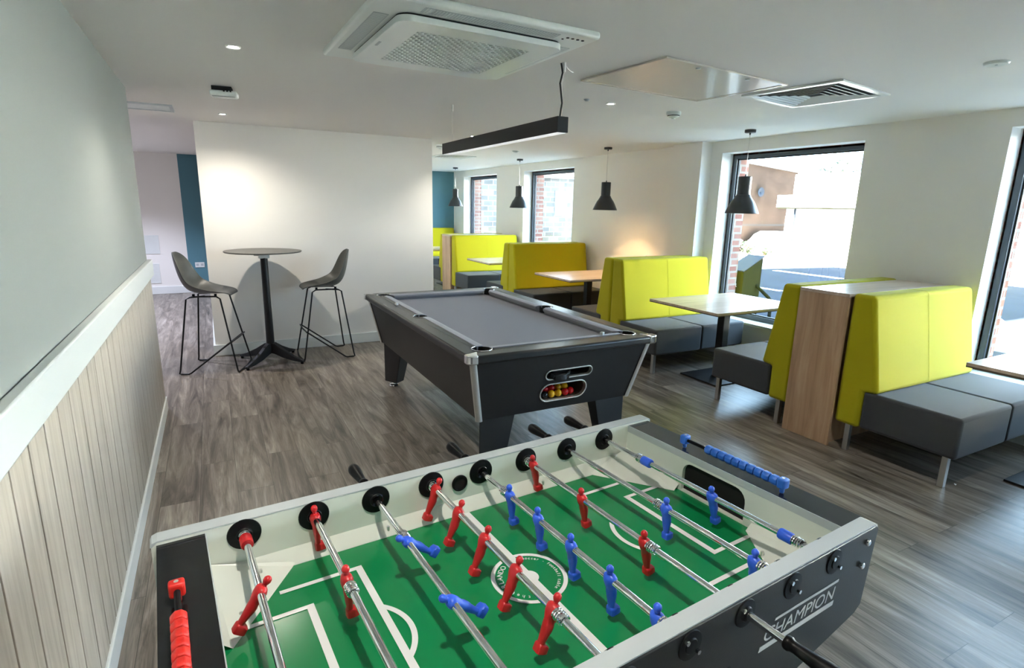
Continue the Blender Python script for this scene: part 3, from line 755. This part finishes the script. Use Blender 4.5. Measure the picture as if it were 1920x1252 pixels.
# ------------------------------------------------------------------ table football
FT = thing('foosball_table', 'football table with green pitch, red and blue players, black sides', 'football table', (-.18, 1.325, 0), rad(4.27))
FLn, FW = 1.489, .800
ZR, ZF, ZROD = .885, .747, .849
def uv(u, v, z): return (u, -v, z)
side = [(0, ZR-.012), (.012, ZR-.003), (FLn-.012, ZR-.003), (FLn, ZR-.012), (FLn-.024, .672), (FLn-.05, .655), (1.18, .602), (1.02, .56), (.47, .56), (.31, .602), (.05, .655), (.024, .672)]
for v0, v1, lin in ((.0, .034, .034), (FW-.034, FW, FW-.037)):
    if v0 > 0: side = [(u_ if u_ < 1 else u_-.022, z_) for u_, z_ in side]
    FLe = 1.489 if v0 == 0 else 1.467
    sp = MB().prism(side, 'y', -v0, -v1).build('side_panel', M_FBLACK if v0 == 0 else M_BLACKW, FT, bevel=.003)
    MB().prism([(.002, .67), (.002, ZR-.0125), (.012, ZR-.0042), (FLe-.012, ZR-.0042), (FLe-.002, ZR-.0125), (FLe-.002, .67)], 'y', -lin-.003, -lin).build('inner_liner', M_FWHITE, sp)
    FLn = 1.489 if v0 == 0 else 1.467
    e = [(.0, ZR-.012), (.004, ZR-.004), (.014, ZR), (FLn-.014, ZR), (FLn-.004, ZR-.004), (FLn, ZR-.012), (FLn-.003, ZR-.013), (FLn-.014, ZR-.0035), (.014, ZR-.0035), (.003, ZR-.013)]
    MB().prism(e, 'y', -v0+.0008, -v1-.0035 if v0 == 0 else -v1-.0008).build('edge_band', M_FBAND, sp)
    if v0 > 0:
        for c in sp.children:
            if c.name.startswith('edge_band'): c.location.y = .0035
FLn = 1.489
va, vb = .037, FW-.037
UI0, UI1 = .105, 1.384
# end blocks: outer end board, ledge on top, inner end wall with the goal mouth
for u0, u1, s_ in ((.012, UI0, 1), (UI1, FLn-.012, -1)):
    eb = MB().box(u0 if s_ > 0 else u1-.018, u0+.018 if s_ > 0 else u1, -vb, -va, .672, ZR-.03).build('end_panel', M_RAIL, FT)
    MB().box(u0, u1-.0012 if s_ > 0 else u1, -vb, -va, ZR-.03, ZR-.010).build('end_ledge', M_FBLACK, FT)
    ue = UI0 if s_ > 0 else UI1
    MB().box(ue-.001, ue+.001, -vb, -va, ZR-.031, ZR-.0095).build('ledge_edge', M_FBAND, FT)
    g = arc(-.32, .825, .032, 180, 90, 6)
    vc = .392; gw = .11
    hole = [(-vc-gw, .752), (-vc-gw, .812)] + arc(-vc-gw+.034, .812, .034, 180, 90, 5)[1:] + arc(-vc+gw-.034, .812, .034, 90, 0, 5)[:-1] + [(-vc+gw, .812), (-vc+gw, .752)]
    MB().holed([(-vb, .70), (-va, .70), (-va, ZR-.031), (-vb, ZR-.031)], [hole], 'x', ue-.012*s_, ue).build('end_wall', M_FWHITE, FT)
    MB().box(min(ue-.012*s_, ue-.07*s_), max(ue-.012*s_, ue-.07*s_), -vc-gw-.01, -vc+gw+.01, .70, .848).build('goal_box', M_HOLE, FT)
MB().box(UI0-.01, UI1+.01, -vb, -va, ZF-.02, ZF).build('playfield', M_GREEN, FT)
for v0, sg in ((va, 1), (vb, -1)):
    # banked side strip and corner ramps
    q = lambda d: v0+sg*d
    MB().loft([[uv(UI0, q(0), ZF-.002), uv(UI0, q(0), .780), uv(UI0, q(.027), ZF+.001), uv(UI0, q(.027), ZF-.002)], [uv(UI1, q(0), ZF-.002), uv(UI1, q(0), .780), uv(UI1, q(.027), ZF+.001), uv(UI1, q(.027), ZF-.002)]]).build('side_strip', M_FWHITE, FT)
    for ue, sg2 in ((UI0, 1), (UI1, -1)):
        w = lambda d: ue+sg2*d
        cr = MB(); A, B, Cc, D, E_ = uv(w(0), q(0), .795), uv(w(.18), q(.022), ZF+.006), uv(w(0), q(.235), ZF+.018), uv(w(.172), q(.030), ZF+.0006), uv(w(.02), q(.236), ZF+.0006)
        cr.poly([A, B, D]); cr.poly([A, D, E_]); cr.poly([A, E_, Cc])
        cr.poly([uv(w(0), q(0), ZF-.003), uv(w(.18), q(.022), ZF-.003), uv(w(.172), q(.03), ZF-.003), uv(w(.02), q(.236), ZF-.003), uv(w(0), q(.235), ZF-.003)])
        cr.build('corner_ramp', M_FWHITE, FT)
# pitch markings
UC, VC = .744, .388
zz = ZF+.0009
mk = MB()
LIFT = [0]
def up_():
    LIFT[0] += 1; return zz+LIFT[0]*4e-5
def strip(u0, u1, v0, v1): z_ = up_(); mk.poly([uv(u0, v0, z_), uv(u1, v0, z_), uv(u1, v1, z_), uv(u0, v1, z_)])
def annulus(cu, cv, r0, r1, a0, a1, n):
    zz = up_()
    for i in range(n):
        a, b = rad(a0+(a1-a0)*i/n), rad(a0+(a1-a0)*(i+1)/n)
        mk.poly([uv(cu+r1*cos(a), cv+r1*sin(a), zz), uv(cu+r1*cos(b), cv+r1*sin(b), zz), uv(cu+r0*cos(b), cv+r0*sin(b), zz), uv(cu+r0*cos(a), cv+r0*sin(a), zz)])
strip(UC-.011, UC+.011, va+.027, vb-.027)
annulus(UC, VC, .081, .091, 0, 360, 72)
annulus(UC, VC, .0, .023, 0, 360, 32)
for s_ in (1, -1):
    f = lambda u: UC+s_*(u-UC)
    lo = lambda a, b, c, d: strip(min(f(a), f(b)), max(f(a), f(b)), c, d)
    lw = .012
    lo(.402, .418, .145, .632)                      # large box
    lo(.232, .410, .145, .145+lw); lo(.232, .410, .632-lw, .632)
    lo(.273, .289, .222, .555)                      # goal box
    lo(.140, .281, .222, .222+lw); lo(.140, .281, .555-lw, .555)
    dm = 0 if s_ > 0 else 180
    annulus(f(.335), VC, .106, .118, dm-48, dm+48, 26)
mk.build('pitch_marking', M_WLINE, FT)
lt = MB()
def ring_text(s, size, a0, a1, R, zz2):
    n = len(s)
    for i, ch in enumerate(s):
        if ch == ' ': continue
        a = rad(a0+(a1-a0)*(i+.5)/n)
        up = Vector((cos(a), -sin(a), 0)); rt = Vector((-sin(a), -cos(a), 0)); c = Vector((UC+R*cos(a), -(VC+R*sin(a)), zz2))
        def xf(w, rt=rt, up=up, c=c):
            m = Matrix.Identity(4); m.col[0] = (*rt, 0); m.col[1] = (*up, 0); m.col[2] = (0, 0, 1, 0)
            return Matrix.Translation(c - rt*(w/2)) @ m
        text_bm(lt, ch, size, xf)
ring_text('the', .0135, 118, 150, .0655, ZF+.0008)
ring_text('GARLANDO', .0185, 152, 244, .0635, ZF+.0008)
ring_text('soccer - football table', .0125, 288, 425, .0675, ZF+.0008)
lt.build('pitch_lettering', M_WLINE, FT)
# lettering on the outer face of the near side
lg = MB()
fo = -FW-.0006
rot = Matrix(((1, 0, 0, 0), (0, 0, -1, 0), (0, 1, 0, 0), (0, 0, 0, 1)))
w = [0]
def xfc(wd):
    k = .268/wd
    return Matrix.Translation((1.034, fo, .7475)) @ rot @ Matrix.Diagonal((k, 1, 1, 1))
text_bm(lg, 'CHAMPION', .042, xfc, shear=.22)
lg.prism([(1.070, .7855), (1.310, .7855), (1.3115, .7915), (1.0715, .7915)], 'y', fo-.0004, fo+.0004)
lg.prism([(1.026, .7285), (1.300, .7285), (1.303, .7405), (1.029, .7405)], 'y', fo-.0004, fo+.0004)
lg.build('side_lettering', M_LETTER, FT)
# hex bolts on that face
for u, z in ((1.412, .853), (1.402, .796), (.07, .853), (.07, .797), (.93, .735), (.56, .735)):
    MB().cyl((u, -FW-.009, z), .0085, .009, 6, 'y').build('bolt', M_CHROME, FT, bevel=.002)
# ball inlet in the far side
MB().holed(arc(.737, .832, .024, 0, 345, 23), [arc(.737, .832, .019, 0, 345, 23)], 'y', -.0375, -.043).build('ball_inlet', M_RUBBER, FT, bevel=.001)
MB().cyl((.737, -.0385, .832), .0195, .001, 24, 'y').build('inlet_hole', M_HOLE, FT)
# screws in the pitch plates
for u, v in ((.205, .075), (.52, .052), (.15, .19), (1.02, .052), (1.30, .62), (.98, .735)):
    MB().cyl(uv(u, v, ZF+.001), .004, .022 if v < .1 else .012, 10).build('screw', M_SATIN, FT)
# counters on the end ledges
def counter(u, m, gap):
    ct_ = MB().cyl((u, -.585, .903), .0055, .34, 12, 'y').build('score_counter', M_RUBBER, FT)
    z0 = ZR-.010
    for v in (.258, .585):
        MB().box(u-.0135, u+.0135, -v-.0115, -v+.0115, .8895, .918).box(u-.006, u+.006, -v-.006, -v+.006, z0, .89).build('end_post', m, ct_, bevel=.005, seg=3)
        MB().cyl((u, -v, .9175), .004, .0012, 10).build('post_screw', M_SATIN, ct_)
    for k in range(10):
        v = .585-.023-k*.0236
        MB().lathe([(.006, -.0105), (.0125, -.0105), (.0142, -.006), (.0142, .006), (.0125, .0105), (.006, .0105)], 8, (u, -v, .903), 'y', a0=pi/8, a1=2*pi+pi/8, cap=True).build('score_bead', m, ct_, bevel=.0015)
counter(.046, M_BEADR, 0); counter(1.412, M_BEADB, 0)
# legs of the table
for u in (.36, FLn-.36):
    for v in (.085, FW-.085):
        lgm = MB().loft([[uv(u-.05, v-.04, .66), uv(u+.05, v-.04, .66), uv(u+.05, v+.04, .66), uv(u-.05, v+.04, .66)], [uv(u-.035, v-.03, .03), uv(u+.035, v-.03, .03), uv(u+.035, v+.03, .03), uv(u-.035, v+.03, .03)]]).build('leg', M_RAIL, FT, bevel=.004)
        MB().cyl(uv(u, v, 0), .028, .032, 18).build('levelling_foot', M_RUBBER, lgm)
MB().box(.03, FLn-.04, -FW+.03, -.03, .672, .69).build('underside', M_RAIL, FT)
# rods with their men
def man_rings(ang):
    """z, half width along the rod, half depth, forward shift"""
    Q = [(.0375, .0015, .0015, 0), (.0360, .0050, .0050, 0), (.0315, .0078, .0078, 0), (.0265, .0082, .0082, 0), (.0215, .0066, .0066, 0), (.0180, .0048, .0048, 0), (.0150, .0058, .0054, 0),
         (.0128, .0120, .0080, 0), (.0095, .0162, .0105, 0), (.003, .0174, .0128, 0), (-.006, .0166, .0130, 0), (-.016, .0138, .0112, 0), (-.024, .0124, .0098, .0005), (-.032, .0134, .0104, .001), (-.042, .0126, .0098, .001),
         (-.054, .0108, .0082, .0), (-.066, .0092, .0070, -.0005), (-.074, .0086, .0066, -.0005), (-.0765, .0108, .0100, .002), (-.080, .0116, .0128, .004), (-.0935, .0116, .0132, .004), (-.0950, .0098, .0112, .004)]
    R = []; n = 14; c, s_ = cos(ang), sin(ang)
    for i, (z, hw, hd, fs) in enumerate(Q):
        ex = .5 if i >= len(Q)-4 else 1
        row = []
        for k in range(n):
            a = 2*pi*k/n
            cx = math.copysign(abs(cos(a))**ex, cos(a)); sx = math.copysign(abs(sin(a))**ex, sin(a))
            x, y = sx*hd+fs, cx*hw
            zz_ = z*.91; row.append((x*c - zz_*s_, y, x*s_ + zz_*c))
        R.append(row)
    return R
RU = [.182+.1562*i for i in range(8)]
RODS = [('r', [.268], -35, [.055], [(.03, .05)], [(.66, 1)]),
        ('r', [.050, .318], 3, [.037, .353], [], []),
        ('b', [.258, .487, .70], 52, [.236, .735], [], []),
        ('r', [.070, .2035, .337, .4705, .604], -22, [.047, .628], [], []),
        ('b', [.198, .3295, .461, .5925, .724], 7, [.175, .747], [], []),
        ('r', [.080, .308, .536], 11, [.057, .560], [], []),
        ('b', [.457, .712], 6, [.433, .736], [], []),
        ('b', [.475], 15, [.206, .716], [], [])]
BUMP = {0: [.072, .60], 7: [.234, .688]}
men_mesh = {}
spring_mesh = bump_mesh = handle_mesh = None
def linked(name, me, parent, loc, mat_=None, rot=(0, 0, 0)):
    o = bpy.data.objects.new(name, me); COL.objects.link(o); o.parent = parent; o.location = loc; o.rotation_euler = rot
    return o
for i, (cl, vs, ang, sps, _, _) in enumerate(RODS):
    u = RU[i]; m = M_RED if cl == 'r' else M_BLUE
    lo, hi = (-.085, FW-.02) if cl == 'b' else (.014, FW+.10)
    rd = MB().lathe([(.0001, 0), (.0078, 0), (.0078, hi-lo), (.0001, hi-lo)], 16, (u, -hi, ZROD), 'y').build('rod', M_CHROME, FT, smooth=True)
    key = (cl, ang)
    for k, v in enumerate(vs):
        if key not in men_mesh:
            o = MB().loft(man_rings(rad(ang))).build('player_figure', m, rd, smooth=True)
            men_mesh[key] = o.data; o.location = (u, -v, ZROD)
        else: linked('player_figure', men_mesh[key], rd, (u, -v, ZROD))
    for v in sps:
        if spring_mesh is None:
            mb = MB(); T = 4.5; n = 64
            mb.tube([(.0108*cos(2*pi*T*k/n), -.0125+.025*k/n, .0108*sin(2*pi*T*k/n)) for k in range(n+1)], .0024, 6)
            o = mb.build('spring', M_CHROME, rd, smooth=True); spring_mesh = o.data; o.location = (u, -v, ZROD)
        else: linked('spring', spring_mesh, rd, (u, -v, ZROD))
    for v in BUMP.get(i, []):
        MB().lathe([(.008, -.017), (.0125, -.017), (.0138, -.014), (.0138, .014), (.0125, .017), (.008, .017)], 20, (u, -v, ZROD), 'y', cap=True).build('bumper', m, rd, smooth=True)
    pr = [(.0001, 0), (.012, 0), (.0135, .003), (.0135, .009), (.011, .013), (.0105, .02), (.0125, .045), (.0155, .075), (.0168, .095), (.0150, .108), (.010, .115), (.0001, .117)]
    if cl == 'b': pr = [(r_, .055+h) for r_, h in pr]; sg = 1; base = 0
    else: pr = [(r_, -h) for r_, h in pr]; sg = -1; base = -FW-.083
    MB().lathe(pr, 24, (u, base, ZROD), 'y').build('handle', M_RUBBER, rd, smooth=True)
    if cl == 'r': pass
    # bearings either side: disc inside, plate with two bolts outside
    MB().lathe([(.0085, -.004), (.016, -.008), (.018, -.006), (.036, -.003), (.037, 0), (.0085, 0)], 32, (u, -va-.0001, ZROD), 'y').build('bearing', M_RUBBER, FT, smooth=True)
    MB().lathe([(.0085, .004), (.016, .008), (.018, .006), (.036, .003), (.037, 0), (.0085, 0)], 32, (u, -vb+.0001, ZROD), 'y').build('bearing', M_RUBBER, FT, smooth=True)
    for face, dd in ((-FW, -1), (0, 1)):
        bp_ = MB().lathe([(.009, dd*.008), (.014, dd*.007), (.016, dd*.0035), (.029, dd*.0025), (.030, 0), (.009, 0)] if (cl == 'r') == (dd < 0) else [(.0001, dd*.006), (.014, dd*.0055), (.016, dd*.0035), (.029, dd*.0025), (.030, 0)], 28, (u, face, ZROD), 'y').build('bearing_plate', M_RUBBER, FT, smooth=True)
        for s_ in (-1, 1):
            MB().cyl((u+s_*.016, face+(dd*.003 if dd > 0 else -.010), ZROD-s_*.016), .0048, .007, 6, 'y').build('plate_bolt', M_CHROME, bp_)

# little scrap on the floor by the nearest bench
t = MB().poly([(0, 0, .001), (.022, .004, .003), (.024, .018, .001), (.01, .014, .004)]).build('paper_scrap', M_WLINE)
t.location = (3.86, 1.46, 0); tag(t, 'tiny white paper scrap on the floor by a bench leg', 'paper scrap')

# ------------------------------------------------------------------ outdoors
ZG = -.15
structure(MB().box(WX+.42, 60, -30, 60, ZG-.8, ZG-.5).build('ground', M_PAVE))
structure(MB().box(WX+.42, 7.2, -30, 19.5, ZG-.5, ZG).build('pavement_near', M_PAVE))
structure(MB().box(7.2, 18.2, -30, 19.5, ZG-.5, ZG).build('road', M_ASPH))
structure(MB().box(18.2, 18.35, -30, 19.5, ZG-.5, ZG+.10).build('kerb', M_PAVE))
structure(MB().box(18.35, 19.4, -30, 19.5, ZG-.5, ZG+.09).build('pavement', M_PAVE))
def dash(pts, label):
    o = MB().prism(pts, 'z', ZG, ZG+.004).build('road_marking', M_ROADW); tag(o, label, 'road marking', 'painted road markings'); return o
dash([(15.0, 9.2), (15.25, 9.2), (15.25, 11.3), (15.0, 11.3)], 'long white road dash seen through the large window, far lane')
dash([(11.2, 8.2), (11.36, 8.2), (11.36, 9.0), (11.2, 9.0)], 'short white road dash seen through the large window, close to the bench top')
o = MB(); o.holed(arc(11.2, 3.72, .5, 0, 345, 23), [arc(11.2, 3.72, .32, 0, 345, 23)], 'z', ZG, ZG+.004)
for v in o.bm.verts: v.co.y = 3.75+(v.co.y-3.72)*.55
tag(o.build('road_marking', M_ROADW), 'white oval painted on the road outside the window cut by the picture edge', 'road marking', 'painted road markings')
dash([(11.3, 4.25), (11.6, 4.15), (12.2, 4.5), (12.6, 5.1), (12.2, 5.15)], 'white arrow stroke on the road beside the painted oval')
# white building with canopy
t = thing('white_building', 'glaring white rendered building with flat canopy across the road', 'building', (19.5, 0, ZG-.5))
MB().box(0, 9, -12, 14.4, 0, 2.6).build('wall', M_RENDER, t)
MB().box(0, 9, -12, 14.2, 2.6, 3.62).build('parapet', M_RENDER, t)
MB().box(-.35, .3, 2, 14.6, 2.42, 2.87).build('canopy', M_RENDER, t, bevel=.015)
MB().box(-.33, .0, 2.1, 14.55, 2.375, 2.42).build('canopy_shadow_line', M_OLIVE, t)  # shadow line under the canopy, put in as a dark strip
MB().tube([(-.05, 14.0, .6), (-.05, 14.0, 2.4)], .035, 10).build('drainpipe', M_OLIVET, t)
MB().box(-.03, .02, 5.0, 10.6, .6, 2.2).build('shutter', M_RENDER, t)
# brick building
t = thing('brick_building', 'brown brick building behind the white canopy, with sloping roof line', 'building', (18.6, 17.0, ZG-.5))
MB().prism([(0, 0), (4.9, 0), (4.9, 3.98), (0, 4.34)], 'y', 0, 9).build('wall', M_BRICKB, t)
MB().prism([(-.1, 4.33), (5.0, 3.96), (5.0, 4.06), (-.1, 4.43)], 'y', -.12, 9).build('roof_edge', M_ROOF, t)
MB().box(0, 4.9, -.006, 0, 1.64, 1.70).build('string_course', M_VENTDARK, t)
d = MB().lathe([(0, .06), (.12, .035), (.2, 0)], 24, (2.45, -.12, 3.06), 'y').build('satellite_dish', M_OLIVET, t, smooth=True, solid=.01)
# car
t = thing('car', 'white parked car behind the planting, half hidden by the white building', 'car', (22.25, 15.95, ZG-.5))
prof = [(-2.05, .35), (-2.1, .7), (-2.0, .92), (-1.55, 1.30), (-1.2, 1.43), (.5, 1.42), (1.2, 1.0), (2.0, .85), (2.1, .4)]
MB().prism(prof, 'y', -.8, .8).build('body', M_CAR, t, bevel=.08, seg=3)
MB().prism([(-1.62, .95), (-1.35, 1.30), (-.5, 1.33), (-.5, .95)], 'y', -.815, .815).build('side_glass', M_CARG, t)
MB().prism([(-.42, .95), (-.42, 1.33), (.42, 1.32), (.95, .98)], 'y', -.815, .815).build('side_glass', M_CARG, t)
for x in (-1.3, 1.3):
    for y in (-.72, .72): MB().lathe([(0, -.1), (.3, -.1), (.32, -.06), (.32, .06), (.3, .1), (0, .1)], 24, (x, y, .32), 'y').build('wheel', M_RUBBER, t, smooth=True)
# planting
def leafy(name, label, cat, loc, rx, ry, rz_, n, m, s0, flowers=0, trunk=0):
    t = thing(name, label, cat, loc)
    rnd = random.Random(hash(name) % 100 + n); mb = MB()
    for k in range(n):
        a, b, q = rnd.uniform(0, 2*pi), rnd.uniform(-1, 1), rnd.random()**.4
        c = Vector((rx*q*cos(a)*math.sqrt(1-b*b), ry*q*sin(a)*math.sqrt(1-b*b), rz_*q*b+trunk+rz_))
        d = Vector((rnd.uniform(-1, 1), rnd.uniform(-1, 1), rnd.uniform(-1, 1))).normalized(); e = d.orthogonal().normalized(); s_ = s0*rnd.uniform(.6, 1.3)
        mb.poly([c-d*s_, c+e*s_*.5, c+d*s_, c-e*s_*.5])
    mb.build('foliage', m, t)
    if flowers:
        mb = MB()
        for k in range(flowers):
            a = rnd.uniform(0, 2*pi); mb.ball((rx*.95*cos(a), ry*.95*sin(a), rz_*rnd.uniform(.8, 2.1)+trunk), s0*.5, 6)
        mb.build('flowers', M_FLOWER, t)
    mb = MB()
    for k in range(5):
        a = 2*pi*k/5; mb.tube([(0, 0, 0), (rx*.2*cos(a), ry*.2*sin(a), trunk+rz_*.5), (rx*.6*cos(a), ry*.6*sin(a), trunk+rz_*1.2)], .02+trunk*.03, 6)
    mb.build('stems', M_BARK, t)
    return t
leafy('flowering_shrub', 'flowering green shrub across the road, nearest the brick window reveal', 'shrub', (18.75, 15.35, ZG+.09), .3, .36, .26, 320, M_LEAF, .06, 40)
leafy('flowering_shrub', 'flowering green shrub across the road, in front of the white car', 'shrub', (18.85, 14.62, ZG+.09), .28, .30, .2, 260, M_LEAF, .055, 34)
leafy('tree', 'olive tree crown above the white building', 'tree', (30, 19.2, ZG-.5), 1.6, 2.2, 1.5, 600, M_LEAFB, .16, 0, 2.6)
leafy('tree', 'green tree crown seen through the window cut by the picture edge', 'tree', (32.2, 11.2, ZG-.5), 2.6, 2.8, 1.7, 1500, M_LEAF, .2, 0, 2.2)
# stone buildings beyond the narrow windows
t = thing('stone_building', 'pale stone building seen through the second narrow window', 'building', (10.5, 20, ZG-.5))
MB().box(0, 6.5, 0, 8, 0, 3.4).build('wall', M_STONE, t)
MB().loft([[(-.2, -.2, 3.4), (6.7, -.2, 3.4), (6.7, 4, 6), (-.2, 4, 6)], [(-.2, -.2, 3.5), (6.7, -.2, 3.5), (6.7, 4, 6.1), (-.2, 4, 6.1)]]).build('roof', M_STONE, t)
MB().box(2.05, 2.65, -.03, .02, 1.9, 2.9).build('window', M_CARG, t)
MB().box(3.4, 6.4, -.9, -.2, 0, 1.5).build('porch', M_RENDER, t)
t = MB().box(-1.9, 1.5, 0, .4, 0, 4.2).build('stone_wall', M_STONE); t.location = (8.9, 20.2, ZG-.5)
tag(t, 'tall pale stone block wall seen through the farthest window', 'wall')
# steel bollard box by the window
t = thing('litter_bin', 'olive steel box with sloping top and arm just outside the large window', 'litter bin', (6.18, 5.05, ZG))
MB().prism([(-.17, 0), (.17, 0), (.17, 1.16), (-.17, .98)], 'y', -.11, .13).build('body', M_OLIVE, t, bevel=.006)
MB().loft([[(-.19, -.12, .985), (.18, -.12, 1.17), (.18, .14, 1.17), (-.19, .14, .985)], [(-.19, -.12, 1.0), (.18, -.12, 1.185), (.18, .14, 1.185), (-.19, .14, 1.0)]]).build('lid', M_OLIVET, t)
MB().tube([(.1, -.1, .80), (.12, -.30, .66), (.12, -.34, .60), (.12, -.34, .0)], .022, 8).build('arm', M_OLIVE, t)
mk2 = MB()
for k, s_ in enumerate('JR'):
    text_bm(mk2, s_, .07, Matrix.Translation((-.1715, .02, .86-.08*k)) @ Matrix(((0, 0, -1, 0), (-1, 0, 0, 0), (0, 1, 0, 0), (0, 0, 0, 1))))
mk2.build('mark', M_WLINE, t)

# ------------------------------------------------------------------ light
w = bpy.data.worlds.new('sky'); S.world = w; w.use_nodes = True
bg = w.node_tree.nodes['Background']; bg.inputs['Color'].default_value = (.50, .73, 1, 1); bg.inputs['Strength'].default_value = 9.5
sl = bpy.data.lights.new('sun', 'SUN'); sl.energy = 112; sl.angle = rad(.6); sl.color = (1, .95, .86)
so = bpy.data.objects.new('sun', sl); COL.objects.link(so)
so.rotation_euler = Vector((.74, -.10, -.62)).to_track_quat('-Z', 'Y').to_euler()
for i, (a, b) in enumerate(WIN):
    l = bpy.data.lights.new('window_portal', 'AREA'); l.shape = 'RECTANGLE'; l.size = ZH-ZS; l.size_y = b-a; l.cycles.is_portal = True
    o = bpy.data.objects.new('window_portal', l); COL.objects.link(o); o.location = (WX+.30, (a+b)/2, (ZS+ZH)/2); o.rotation_euler = (0, rad(90), 0)

# ------------------------------------------------------------------ camera
cam = bpy.data.cameras.new('camera'); co = bpy.data.objects.new('camera', cam); COL.objects.link(co); S.camera = co
cam.sensor_width = 36; cam.lens = 36*1044.036/1920; cam.clip_start = .02; cam.clip_end = 200
yaw, pitch, roll = rad(28.12117), rad(12.91075), rad(1.19717)
f = Vector((sin(yaw)*cos(pitch), cos(yaw)*cos(pitch), -sin(pitch)))
r0 = Vector((cos(yaw), -sin(yaw), 0)); u0 = r0.cross(f)
r_ = cos(roll)*r0+sin(roll)*u0; u_ = -sin(roll)*r0+cos(roll)*u0
mw = Matrix.Identity(4); mw.col[0] = (*r_, 0); mw.col[1] = (*u_, 0); mw.col[2] = (*-f, 0); mw.col[3] = (0, 0, 1.6, 1)
co.matrix_world = mw
vs = S.view_settings; vs.view_transform = 'Standard'; vs.look = 'None'; vs.exposure = 1.1; vs.gamma = 1; vs.use_curve_mapping = False
S.cycles.use_denoising = True; S.cycles.max_bounces = 10; S.cycles.diffuse_bounces = 6; S.cycles.transparent_max_bounces = 12
S.cycles.sample_clamp_indirect = 25; S.cycles.caustics_reflective = False; S.cycles.caustics_refractive = False
